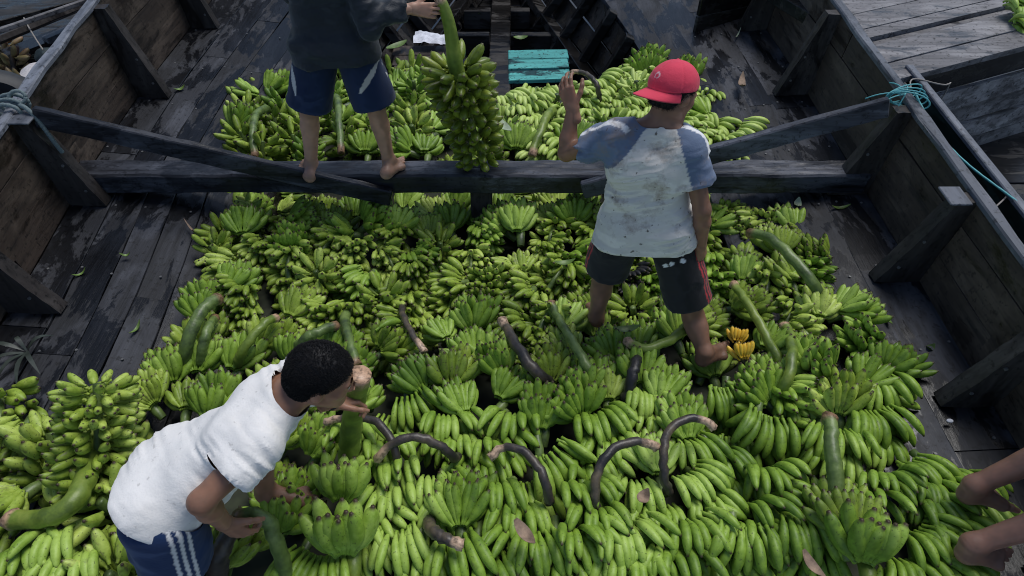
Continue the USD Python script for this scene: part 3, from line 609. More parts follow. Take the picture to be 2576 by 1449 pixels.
bunch(1720, 1300, 'drape_bunch_4', -8, label='green bananas under the tall brown hooked stalk ending in a pale tear', stalk=S([(1797, 1078), (1740, 1052), (1690, 1075), (1668, 1140), (1682, 1240)], .0185, B_, [.14, .18, .17, .12, .0]), scale=1.08)
bunch(2130, 1350, 'dusty_fan_bunch_1', 0, 15, label='upright fan hand at the foot of the straight thick green stalk', scale=1.15, lift=.06, stalk=S([(2088, 1050), (2094, 1140), (2112, 1290)], 0.0310, G_, [.16, .13, .02]))
bunch(2060, 800, 'dusty_fan_bunch_0', -20, label='green bananas ending the long arched stalk along the right edge of the heap', lift=.02, stalk=S([(1885, 588), (1935, 598), (1998, 655), (2040, 705), (2062, 760)], 0.0292, G_, [.10, .15, .14, .09, .0]))
bunch(1985, 985, 'fan_bunch_0', 20, label='green bananas below the long straight stalk right of the yellow hand', stalk=S([(1845, 715), (1905, 805), (1972, 935)], 0.0241, F_, [.08, .10, .03]))
bunch(1940, 1010, 'fan_bunch_2', 40, label='green bananas at the curved green stalk beside the ripe yellow hand', stalk=S([(1972, 815), (1993, 880), (1982, 950), (1950, 995)], 0.0258, F_, [.06, .10, .08, .0]))
bunch(1390, 965, 'dusty_fan_bunch_2', 25, label='green hand at the lower end of the brown speckled stalk mid heap', stalk=S([(1262, 805), (1300, 870), (1340, 925), (1385, 965)], .027, B_, [.08, .10, .08, .02]))
bunch(1500, 990, 'fan_bunch_1', 10, label='green hand at the lower end of the long slanting green stalk mid heap', stalk=S([(1385, 760), (1432, 845), (1475, 920), (1502, 985)], 0.0232, G_, [.06, .10, .09, .02]))
bunch(1730, 805, 'dusty_fan_bunch_1', -70, label='green hand whose stalk with torn brown end lies between the capped man\'s feet', stalk=S([(1578, 858), (1620, 876), (1680, 858), (1735, 812)], 0.0241, F_, [.08, .10, .10, .03]))
bunch(1530, 1010, 'dusty_fan_bunch_0', 0, label='green hand joined to the short black rotten stalk', stalk=S([(1605, 880), (1592, 945), (1575, 1005)], .026, K_, [.05, .07, .02]))
bunch(880, 770, 'cascade_bunch_0', 0, 0, label='dense green bunch with its green stalk hanging down behind the bent man\'s head', stalk=S([(898, 920), (880, 862), (870, 790)], 0.0258, G_, [.04, .07, .02]))
bunch(1015, 745, 'cascade_bunch_1', 10, 0, label='dense green bunch with purplish stalk pointing down to its cut', stalk=S([(1068, 885), (1038, 842), (1014, 765)], .0175, B_, [.04, .06, .02]))
bunch(440, 965, 'fan_bunch_3', 25, label='green hand at the foot of the thick dark stalk on the left edge', stalk=S([(548, 752), (510, 780), (480, 835), (460, 915)], 0.0318, G_, [.14, .17, .13, .03]))
bunch(590, 935, 'fan_bunch_0', -15, label='green hand at the foot of the curved olive stalk on the left side', stalk=S([(695, 800), (650, 830), (622, 865), (600, 915)], 0.0232, F_, [.10, .13, .10, .02]))
bunch(745, 925, 'fan_bunch_2', -25, label='green hand just behind the bent man\'s head with a dark green stalk', stalk=S([(845, 820), (790, 840), (742, 885)], 0.0258, G_, [.09, .12, .04]))
bunch(500, 940, 'fan_bunch_1', 0, label='green hand below the slim dark stalk beside the thick one on the left', stalk=S([(540, 800), (515, 850), (505, 915)], 0.0241, G_, [.08, .10, .03]))
bunch(690, 300, 'tier_bunch_2', 0, 30, label='green bunch behind the beam with a dark stalk curving down on its left', stalk=S([(640, 395), (636, 330), (672, 275)], 0.0258, G_, [.02, .08, .04]))
bunch(835, 235, 'small_tier_bunch_0', 0, 30, label='green bunch behind the standing man\'s left leg with upright stalk', stalk=S([(858, 385), (855, 320), (845, 245)], 0.0258, G_, [.02, .08, .05]))
bunch(1400, 270, 'pale_drape_bunch_0', -20, label='pale green bunch with a thick bound stalk leaning on the beam', stalk=S([(1338, 392), (1358, 335), (1392, 280)], 0.0292, F_, [.02, .08, .04]))
bunch(1470, 260, 'pale_drape_bunch_1', 15, label='pale green bunch under a brown arched stalk by the capped man\'s raised hand', stalk=S([(1438, 182), (1475, 186), (1500, 212), (1508, 250)], .0185, B_, [.12, .15, .13, .05]))
bunch(200, 1045, 'cone_bunch_0', 0, 42, 4, scale=1.0, pos=Pz(245, 985, .40), label='tall green bunch standing on the left pile at the bent man\'s back', stalk=([Pz(28, 1303, .20), Pz(105, 1305, .24), Pz(172, 1275, .27), Pz(212, 1210, .25), Pz(222, 1130, .16)], .040, F_))
bunch(700, 1340, 'fan_bunch_3', -30, -10, label='green hand below the curved stalk that the bent man grasps', stalk=S([(600, 1300), (650, 1298), (692, 1350), (722, 1450)], 0.0275, G_, [.26, .27, .18, .02]))
bunch(560, 1430, 'dusty_fan_bunch_2', 0, label='green hand with purplish stalk under the bent man\'s right hand', stalk=S([(588, 1320), (562, 1370), (548, 1445)], .036, B_, [.12, .12, .03]))
bunch(1160, 1330, 'fan_bunch_1', 5, label='green hand fanned over a dark bent stalk in the foreground', scale=1.05, stalk=S([(1165, 1372), (1110, 1350), (1082, 1312)], .024, B_, [.05, .05, .0]))
# more bunches told apart one by one
bunch(1310, 585, 'fan_bunch_0', 0, -5, scale=1.15, lift=.07, label='bright green hand fanned wide just right of the post under the beam')
bunch(1450, 560, 'fan_bunch_2', 10, -10, lift=.05, label='green star of fingers between the post and the capped man\'s shirt')
bunch(612, 590, 'fan_bunch_1', 10, 0, lift=.05, label='green fan hand at the far left corner under the beam')
bunch(740, 600, 'fan_bunch_3', 180, 20, lift=.03, label='green hand opened like a flower under the left brace')
bunch(870, 1265, 'plump_fan_bunch_0', 0, 8, lift=.10, label='plump upright green hand at the foot of the tall held stalk',
      stalk=([Pz(905, 940, .66), Pz(893, 1020, .47), Pz(878, 1150, .17), Pz(880, 1215, .06)], .043, F_))
bunch(885, 1400, 'plump_fan_bunch_0', 8, 0, lift=.06, scale=1.2, label='large plump green hand at the bottom edge right of the bent man\'s foot')
bunch(2190, 1425, 'plump_fan_bunch_0', -10, 5, lift=.05, scale=1.15, label='big angular green fingers at the bottom edge below the straight stalk')
bunch(1890, 905, 'yellow_hand_0', 10, 5, lift=.06, name='banana_hand', catg='banana hand', label='small ripe yellow hand among the green ones')
bunch(1870, 868, 'yellow_hand_0', -20, 15, lift=.06, scale=.85, name='banana_hand', catg='banana hand', label='overripe orange hand right of the capped man\'s foot, behind the yellow one')
bunch(1600, 690, 'black_bunch_0', 0, 0, lift=.05, label='blackened banana bunch between the capped man\'s legs')
bunch(1040, 215, 'small_tier_bunch_1', 0, 5, lift=.12, scale=1.15, label='bunch of stubby fingers right of the standing man behind the beam')
bunch(1600, 215, 'pale_tier_bunch_0', 0, 10, lift=.10, scale=1.1, label='pale bunch of small fingers left of the red cap')
bunch(1735, 165, 'pale_drape_bunch_0', 20, lift=.05, label='farthest green hand, behind the red cap')
bunch(1850, 330, 'pale_drape_bunch_1', 20, -30, lift=.06, scale=1.2, label='pale green hand at the far right end behind the brace')
bunch(1780, 290, 'pale_drape_bunch_0', 30, -20, lift=.05, scale=1.2, label='pale green hand right of the capped man\'s face')
bunch(1320, 250, 'pale_drape_bunch_1', 0, lift=.10, scale=1.15, label='pale green bunch in front of the turquoise boards')
bunch(1075, 385, 'fan_bunch_0', 0, 15, lift=.02, label='pale fan hand behind the beam right of the standing man\'s foot')
bunch(925, 385, 'fan_bunch_2', 0, 10, lift=.0, label='green fan hand behind the beam between the standing man\'s feet')
bunch(130, 1110, 'tier_bunch_2', 50, 40, scale=1.15, lift=.05, label='green bunch lying left of the tall bunch on the left pile')
bunch(60, 1230, 'dusty_fan_bunch_0', 150, 0, scale=1.15, lift=.05, label='drooping green hand at the left edge above the cut stalk')
bunch(300, 1150, 'tier_bunch_0', 80, 25, lift=.04, label='green bunch half hidden behind the bent man\'s back')
bunch(190, 1330, 'drape_bunch_2', 0, 5, lift=.06, label='green hand hanging below the cut yellow-green stalk on the left')
bunch(60, 1370, 'drape_bunch_4', 10, 5, lift=.02, label='green hand in the bottom left corner')
for (u, v, k, tn) in ((1800, 950, 'fan_bunch_1', 10), (1770, 935, 'dusty_fan_bunch_0', -30), (1505, 850, 'fan_bunch_3', 0), (1490, 800, 'dusty_fan_bunch_1', 40), (735, 1300, 'fan_bunch_2', 20), (660, 1280, 'dusty_fan_bunch_1', -20), (2430, 1215, 'drape_bunch_1', 0), (2380, 1330, 'drape_bunch_0', 15), (2330, 1150, 'drape_bunch_2', 10), (2300, 1215, 'drape_bunch_3', -5), (2345, 1265, 'drape_bunch_0', 20), (2290, 1330, 'drape_bunch_4', 5), (1745, 1195, 'drape_bunch_1', 10), (1640, 1215, 'drape_bunch_2', -15)):
    bunch(u, v, k, tn, lift=.0 if 'drape' in k and u < 2400 else -.11)
# the rest of the heap, zone by zone: (u range, v range, kinds, spacing in metres, tip, turn spread)
zr = np.random.default_rng(5)
FT = np.array([q[:2] for q in FEET])
def zone(poly, kinds, gap, tip, turn, lift=(0, .03), scale=(.95, 1.12), n=1100):
    from shapely.geometry import Polygon, Point
    P = Polygon(poly); x0, y0, x1, y1 = P.bounds; CT = [q[3][:2] for q in PLACED]
    for _ in range(n):
        u, v = zr.uniform(x0, x1), zr.uniform(y0, y1)
        if not P.contains(Point(u, v)): continue
        p = on_pile(u, v)
        under = 3.36 < p[1] < 3.80
        if (under and v < 470) or CT and np.hypot(*((np.array(CT) - p[:2]) * [1, .9]).T).min() < gap or np.linalg.norm(FT - p[:2], axis=1).min() < .18: continue
        kind, tn, sc = kinds[zr.integers(len(kinds))], turn[0] + zr.normal(0, turn[1]), zr.uniform(*scale)
        o = OFFS.get(kind.split('_bunch')[0], (0, 0)); a = math.radians(tn)
        c = p - np.array([math.cos(a) * o[0] - math.sin(a) * o[1], math.sin(a) * o[0] + math.cos(a) * o[1], 0]) * sc
        c[2] = hpile(c[0], c[1]) + zr.uniform(*lift)
        if under: kind = ('dusty_fan_bunch_1', 'fan_bunch_1', 'dusty_fan_bunch_0')[zr.integers(3)]; c[2] = -.25
        bunch(u, v, kind, tn, tip[0] + zr.normal(0, tip[1]), zr.normal(0, 7), sc, pos=c); CT.append(PLACED[-1][3][:2])
D5 = [f'drape_bunch_{k}' for k in range(5)]; FA = [f'fan_bunch_{k}' for k in range(4)]; DF = [f'dusty_fan_bunch_{k}' for k in range(3)]; TI = [f'tier_bunch_{k}' for k in range(3)]; CA = [f'cascade_bunch_{k}' for k in range(4)]
zone([(930, 1050), (2340, 1020), (2540, 1449), (2560, 1500), (700, 1500), (800, 1449), (930, 1230)], D5 + D5 + D5 + FA[:1], .20, (0, 26), (0, 14), scale=(.98, 1.18))
zone([(900, 800), (1700, 800), (1980, 900), (2250, 960), (2330, 1060), (950, 1060), (850, 1230), (720, 1250), (700, 1040)], FA + DF + FA + CA, .165, (-2, 14), (0, 24), scale=(.88, 1.06))
zone([(575, 480), (1500, 470), (1500, 570), (560, 600)], FA[1:3] + DF[1:] + CA[:1], .16, (8, 14), (0, 40), lift=(.0, .03))
zone([(590, 500), (1760, 495), (1740, 850), (540, 830), (490, 700)], CA + CA + TI + FA[:1] + DF[:1], .165, (2, 12), (0, 24), lift=(.0, .06), scale=(.86, 1.05))
zone([(1730, 480), (1980, 480), (2080, 720), (2230, 860), (2260, 960), (1780, 930)], DF + CA + FA, .165, (5, 16), (-10, 40), scale=(.9, 1.08))
zone([(560, 800), (900, 800), (900, 900), (720, 1010), (350, 1060), (420, 900)], FA + DF, .17, (0, 14), (0, 25), scale=(.9, 1.08))
zone([(-20, 1080), (340, 1040), (300, 1480), (-30, 1480)], CA + DF + TI, .19, (0, 14), (0, 40), lift=(0, .05), scale=(1.05, 1.25))
zone([(330, 1300), (700, 1180), (850, 1300), (760, 1480), (330, 1480)], FA + DF, .20, (0, 14), (0, 30), lift=(-.10, -.04), scale=(1.0, 1.15))
zone([(590, 205), (1180, 180), (1250, 395), (600, 395)], TI + ['small_tier_bunch_0', 'small_tier_bunch_1'] + FA, .205, (15, 16), (0, 60), scale=(1.0, 1.15))
zone([(1250, 240), (1460, 225), (1560, 190), (1780, 160), (1890, 330), (1760, 395), (1250, 395)], ['pale_drape_bunch_0', 'pale_drape_bunch_1', 'pale_tier_bunch_0', 'fan_bunch_2'], .195, (0, 16), (0, 28), scale=(1.05, 1.25))
# the bunch that the standing man holds upright on the beam
hb, ht = np.array([-.20, 3.53, .175]), np.array([-.40, 3.53, 1.25])
ax = unit(ht - hb)
F, st = gen_tiers(np.random.default_rng(9), 8, 24, L=.160, R=.0290, dz=.085, rad=.075, elev=(-.2, .4), bend=.5, taper=.70)
proto('held_bunch_0', F, st, olive_banana, fresh_stalk)
M = place_mat(hb + ax * .66, ax, .4)
x = thing('banana_bunch', 'dark olive bunch held upright on the beam by its long green stalk', 'banana bunch', None, gfmat(M))
x.GetReferences().AddInternalReference(PROTO['held_bunch_0'])
sv, sf, al = tube(spline([ht + [.0, 0, .03], ht - ax * .2 + [.02, 0, 0], hb + ax * .72, hb + ax * .62], 12), np.linspace(.029, .050, 12) * np.where(np.arange(12) == 8, 1.1, 1), 12)
Mi = np.linalg.inv(M); obj('stalk', (sv @ Mi[:3, :3].T + Mi[:3, 3], sf), fresh_stalk, x, smooth=True, along=al)
HELD_TOP = ht
print('bunches', len(PLACED), 'bananas', sum(len(stage.GetPrimAtPath(PROTO[q[2]]).GetChildren()) for q in PLACED))
# ------------------------------------------------------------------ people: smooth bodies from joints and radii
class Field:
    """a distance field on a grid; limbs are blended into it, surface() meshes it"""
    def __init__(s, lo, hi, h):
        s.lo, s.h = np.array(lo, float), h
        s.n = np.ceil((np.array(hi) - s.lo) / h).astype(int) + 1
        s.f = np.full(s.n, 1.0, np.float32)
    def sub(s, lo, hi):
        a = np.clip(np.floor((np.array(lo) - s.lo) / s.h).astype(int), 0, s.n); b = np.clip(np.ceil((np.array(hi) - s.lo) / s.h).astype(int) + 1, 0, s.n)
        sl = tuple(slice(x, y) for x, y in zip(a, b))
        ax = [s.lo[k] + s.h * np.arange(a[k], b[k]) for k in range(3)]
        return sl, np.stack(np.meshgrid(*ax, indexing='ij'), -1)
    def blend(s, fn, lo, hi, k, op='add'):
        m = k + 4 * s.h
        sl, P = s.sub(np.array(lo) - m, np.array(hi) + m)
        if 0 in P.shape: return
        d = fn(P).astype(np.float32); a = s.f[sl]
        if op == 'add':
            h = np.clip(.5 + .5 * (a - d) / k, 0, 1); s.f[sl] = a + (d - a) * h - k * h * (1 - h)
        elif op == 'cut':
            s.f[sl] = np.maximum(a, -d)
    def cap(s, a, b, ra, rb=None, k=.02, op='add'):
        a, b = np.asarray(a, float), np.asarray(b, float); rb = ra if rb is None else rb; ab = b - a; L2 = ab @ ab + 1e-12
        def fn(P):
            q = P - a; t = np.clip((q @ ab) / L2, 0, 1)
            return np.linalg.norm(q - t[..., None] * ab, axis=-1) - (ra + (rb - ra) * t)
        r = max(ra, rb); s.blend(fn, np.minimum(a, b) - r, np.maximum(a, b) + r, k, op)
    def ell(s, c, axes, r, k=.02, op='add'):
        """ellipsoid: axes = rows of unit vectors, r = radii"""
        c, A, r = np.asarray(c, float), np.asarray(axes, float), np.asarray(r, float)
        def fn(P):
            q = (P - c) @ A.T; g = np.linalg.norm(q / r, axis=-1); return (g - 1) * g / (np.linalg.norm(q / r ** 2, axis=-1) + 1e-9)
        s.blend(fn, c - r.max(), c + r.max(), k, op)
    def surface(s):
        f = s.f; I = f < 0; n = s.n
        acc = np.zeros(tuple(n - 1) + (3,), np.float32); cnt = np.zeros(tuple(n - 1), np.float32)
        quads = []
        idx = -np.ones(tuple(n - 1), np.int64)
        edges = []
        for ax in range(3):
            sl0 = [slice(None)] * 3; sl1 = [slice(None)] * 3; sl0[ax] = slice(0, -1); sl1[ax] = slice(1, None)
            a, b = f[tuple(sl0)], f[tuple(sl1)]; cr = (a < 0) != (b < 0)
            e = np.argwhere(cr); t = a[cr] / (a[cr] - b[cr]); p = e.astype(np.float32); p[:, ax] += t
            o1, o2 = [k for k in range(3) if k != ax]
            for d1 in (0, -1):
                for d2 in (0, -1):
                    c = e.copy(); c[:, o1] += d1; c[:, o2] += d2
                    ok = np.all((c >= 0) & (c < n - 1), axis=1)
                    np.add.at(acc, tuple(c[ok].T), p[ok]); np.add.at(cnt, tuple(c[ok].T), 1)
            edges.append((ax, o1, o2, e, a[cr] < 0))
        live = cnt > 0; idx[live] = np.arange(live.sum()); V = acc[live] / cnt[live][:, None] * s.h + s.lo
        for ax, o1, o2, e, neg in edges:
            ok = (e[:, o1] > 0) & (e[:, o2] > 0) & (e[:, o1] < n[o1] - 1) & (e[:, o2] < n[o2] - 1); e, neg = e[ok], neg[ok]
            q = []
            for d1, d2 in ((-1, -1), (0, -1), (0, 0), (-1, 0)):
                c = e.copy(); c[:, o1] += d1; c[:, o2] += d2; q.append(idx[tuple(c.T)])
            q = np.stack(q, 1); flip = neg if ax != 1 else ~neg
            q[~flip] = q[~flip][:, ::-1]; quads.append(q)
        Q = np.vstack(quads); return V, np.vstack([Q[:, [0, 1, 2]], Q[:, [0, 2, 3]]])
def vnormals(v, f):
    n = np.zeros_like(v); c = np.cross(v[f[:, 1]] - v[f[:, 0]], v[f[:, 2]] - v[f[:, 0]])
    for k in range(3): np.add.at(n, f[:, k], c)
    return n / (np.linalg.norm(n, axis=1, keepdims=True) + 1e-12)
def relax(v, f, it=2, lam=.5):
    import scipy.sparse as sp
    e = np.vstack([f[:, [0, 1]], f[:, [1, 2]], f[:, [2, 0]]]); A = sp.coo_matrix((np.ones(len(e)), (e[:, 0], e[:, 1])), (len(v), len(v))).tocsr(); A = ((A + A.T) > 0).astype(float)
    D = np.asarray(A.sum(1)).ravel(); D[D == 0] = 1
    for _ in range(it):
        v = v + lam * (A @ v / D[:, None] - v); v = v - (lam + .03) * (A @ v / D[:, None] - v)
    return v
def drop(v, f, bad):
    f = f[~bad]; u, inv = np.unique(f, return_inverse=True); return v[u], inv.reshape(-1, 3)
def seg_d(P, a, b):
    a, b = np.asarray(a, float), np.asarray(b, float); ab = b - a; t = np.clip(((P - a) @ ab) / (ab @ ab), 0, 1); return np.linalg.norm(P - a - t[:, None] * ab, axis=1), t

def hand_mesh(wrist, d, back, thumb, curl=.5, spread=.10, size=1.0, thumb_curl=.35, r_w=.026):
    """wrist, finger direction, direction of the back of the hand, direction of the thumb's side"""
    d = unit(d); n = unit(np.asarray(back, float) - d * (np.asarray(back) @ d)); t = unit(np.asarray(thumb, float) - d * (np.asarray(thumb) @ d) - n * (np.asarray(thumb) @ n))
    w = np.asarray(wrist, float); S_ = size; lo, hi = w - .22 * S_, w + .22 * S_
    F = Field(lo, hi, .0034)
    kn = [w + d * x * S_ + t * y * S_ + n * z * S_ for x, y, z in ((.088, .030, .004), (.092, .010, .007), (.087, -.011, .005), (.078, -.030, .0))]
    for i, kk in enumerate(kn): F.cap(w + t * (.016 - .011 * i) * S_, kk, .0165 * S_, .0115 * S_, .014)
    F.cap(w - d * .05, w, r_w, r_w * .92, .02)
    L = [(.040, .025, .020), (.045, .028, .021), (.041, .026, .020), (.032, .020, .018)]
    for i, kk in enumerate(kn):
        a = kk; ang = 0.0; side = t * spread * (1.5 - i)
        for j, l in enumerate(L[i]):
            ang += curl * (.75, 1.1, .8)[j] * (1 + .06 * i)
            dd = unit(d * math.cos(ang) - n * math.sin(ang) + side * (1 if j == 0 else .6)); b = a + dd * l * S_
            F.cap(a, b, (.0098, .0088, .0078)[j] * S_, (.0090, .0080, .0068)[j] * S_, .004); a = b
    a = w + d * .022 * S_ + t * .026 * S_ - n * .004
    for j, l in enumerate((.045, .032, .026)):
        ang = (.75 - .28 * j) ; dd = unit(d * math.cos(ang) + t * math.sin(ang) - n * (thumb_curl * (.6 + .5 * j))); b = a + dd * l * S_
        F.cap(a, b, (.0155, .0115, .0100)[j] * S_, (.0115, .0102, .0082)[j] * S_, .007); a = b
    v, f = F.surface(); return relax(v, f, 2), f
def foot_axes(heel, toes, up, inner):
    d = toes - heel; Lf = np.linalg.norm(d); d = d / Lf; u = unit(np.asarray(up, float) - d * (np.asarray(up) @ d)); return d, u, np.cross(u, d) * inner, Lf / .245
def add_foot(F, ankle, heel, toes, up=(0, 0, 1), inner=1, less=0.0):
    """ankle, heel, arch and ball of a foot, blended into a field"""
    ankle, heel, toes = (np.asarray(x, float) for x in (ankle, heel, toes)); d, u, s, q = foot_axes(heel, toes, up, inner); e = less
    hl = heel + d * .035 * q + u * .030
    F.ell(hl, np.stack([d, s, u]), (.038 * q - e, .030 - e, .033 - e), .025)
    F.cap(ankle, hl + u * .012, .035 - e, .030 - e, .03); F.cap(ankle + d * .01, heel + d * .165 * q + s * .020 + u * .024, .034 - e, .020 - e, .03)
    F.cap(hl, heel + d * .175 * q + s * .026 + u * .020, .026 - e, .020 - e, .03); F.cap(hl, heel + d * .16 * q - s * .030 + u * .014, .026 - e, .015 - e, .03)
    F.cap(heel + d * .175 * q + s * .026 + u * .019, heel + d * .155 * q - s * .030 + u * .014, .019 - e, .015 - e, .02)
def foot_mesh(ankle, heel, toes, up=(0, 0, 1), inner=1):
    """the fore part of a foot with its toes. inner: +1 when the big toe is on the left of the heel-to-toe direction"""
    ankle, heel, toes = (np.asarray(x, float) for x in (ankle, heel, toes)); d, u, s, q = foot_axes(heel, toes, up, inner)
    F = Field(np.minimum.reduce([ankle, heel, toes]) - .09, np.maximum.reduce([ankle, heel, toes]) + .09, .0045); add_foot(F, ankle, heel, toes, up, inner, .0015)
    for i in range(5):
        o = .034 - .0165 * i; b = heel + d * (.178 - .007 * i - .002 * i * i) * q + s * o * .95 + u * .016; e = heel + d * (.238 - .008 * i - .0035 * i * i) * q + s * o * 1.12 + u * .010
        m = (b + e) / 2 + u * .006; r = (.0135, .0100, .0095, .009, .0085)[i]; F.cap(b, m, r, r, .006); F.cap(m, e, r, r * .9, .005)
    v, f = F.surface(); v = relax(v, f, 2); return v, f
def head_frame(c, fwd, up):
    f = unit(fwd); u = unit(np.asarray(up, float) - f * (np.asarray(up) @ f)); r = np.cross(f, u); return np.asarray(c, float), r, f, u
def add_head(F, hf, neck):
    c, r, f, u = hf; g = lambda x, y, z: c + r * x + f * y + u * z
    F.ell(g(0, -.012, .035), np.stack([r, f, u]), (.076, .096, .088), .02); F.ell(g(0, .035, -.025), np.stack([r, f, u]), (.060, .058, .082), .03)
    for s_ in (-1, 1):
        F.cap(g(.052 * s_, .0, -.045), g(.022 * s_, .066, -.092), .022, .018, .025); F.cap(g(.045 * s_, .052, -.012), g(.036 * s_, .064, -.02), .022, .02, .02)
        F.cap(g(.040 * s_, .080, .022), g(.014 * s_, .090, .020), .010, .010, .012); F.ell(g(.031 * s_, .096, .002), np.stack([r, f, u]), (.017, .012, .010), .006, 'cut')
        F.ell(g(.030 * s_, .082, .002), np.stack([r, f, u]), (.0125, .0125, .0115), .003)
        F.ell(g(.079 * s_, -.012, .0), np.stack([unit(r * s_ - f * .5), unit(f + r * s_ * .5), u]), (.008, .020, .031), .008); F.ell(g(.074 * s_, .0, -.005), np.stack([r, f, u]), (.012, .012, .02), .01)
    F.cap(g(0, .088, .012), g(0, .112, -.026), .009, .012, .012); F.cap(g(-.012, .098, -.030), g(.012, .098, -.030), .009, .009, .008)
    F.cap(g(-.020, .086, -.057), g(.020, .086, -.057), .007, .007, .008); F.cap(g(-.017, .084, -.068), g(.017, .084, -.068), .008, .008, .008); F.cap(g(0, .076, -.092), g(0, .078, -.094), .018, .018, .02)
    F.cap(g(0, -.028, -.045), neck, .052, .058, .035)
def hair_mesh(hf, off=.014, line=((-.13, -.062), (-.05, -.058), (-.035, -.03), (-.018, .012), (.01, .022), (.03, .034), (.06, .06), (.10, .075)), rough=.004, seed=1, top=None):
    c, r, f, u = hf; F = Field(c - .16, c + .17, .005)
    F.ell(c - f * .012 + u * .037, np.stack([r, f, u]), (.076 + off, .096 + off, .088 + off * 1.25), .01)
    F.ell(c - f * .05 - u * .02, np.stack([r, f, u]), (.060 + off, .055 + off, .055), .03)
    g = np.array(line); ax = [F.lo[k] + F.h * np.arange(F.n[k]) for k in range(3)]; P = np.stack(np.meshgrid(*ax, indexing='ij'), -1) - c
    cut = np.interp(P @ f, g[:, 0], g[:, 1]) - P @ u
    if top is not None: cut = np.maximum(cut, P @ u - top)
    F.f = np.maximum(F.f, cut.astype(np.float32)); v, fc = F.surface(); v = relax(v, fc, 2); n = vnormals(v, fc)
    v = v + n * (rough * (2 * meshkit.fbm(v * 60, 3, seed) - 1) * 1.6)[:, None]; return v, fc
def strands(v, f, hf, parent, n, L, seed):
    """short hair standing a little off the head"""
    r = np.random.default_rng(seed); c, rt, fw, u = hf; a = np.linalg.norm(np.cross(v[f[:, 1]] - v[f[:, 0]], v[f[:, 2]] - v[f[:, 0]]), axis=1); k = r.choice(len(f), n, p=a / a.sum()); w_ = r.dirichlet((1, 1, 1), n)
    p = (v[f[k]] * w_[:, :, None]).sum(1); nn = (vnormals(v, f)[f[k]] * w_[:, :, None]).sum(1); nn /= np.linalg.norm(nn, axis=1, keepdims=True) + 1e-9
    fl = fw * .5 - u * .10 + r.normal(0, .16, (n, 3)); d = nn * .8 + fl - nn * (nn * fl).sum(1, keepdims=True) * .8; d /= np.linalg.norm(d, axis=1, keepdims=True)
    l = (L * r.uniform(.6, 1.15, n))[:, None]; pts = np.stack([p - nn * .004, p + d * l * .35 + nn * .002, p + d * l * .7, p + d * l - nn * .004], 1).reshape(-1, 3)
    cv = UsdGeom.BasisCurves.Define(stage, str(parent.GetPath()) + '/strands'); cv.CreateTypeAttr('cubic'); cv.CreateBasisAttr('bspline'); cv.CreateWrapAttr('pinned')
    cv.CreatePointsAttr(Vt.Vec3fArray.FromNumpy(pts.astype(np.float32))); cv.CreateCurveVertexCountsAttr(Vt.IntArray.FromNumpy(np.full(n, 4, np.int32)))
    cv.CreateWidthsAttr(Vt.FloatArray.FromNumpy(np.tile([.0012, .0011, .0009, .0004], n).astype(np.float32))); cv.SetWidthsInterpolation('vertex')
    UsdShade.MaterialBindingAPI.Apply(cv.GetPrim()).Bind(hair_look)
def skin_tint(v, base, feet=None, joints=()):
    c = np.tile(np.asarray(base, float), (len(v), 1)); return c
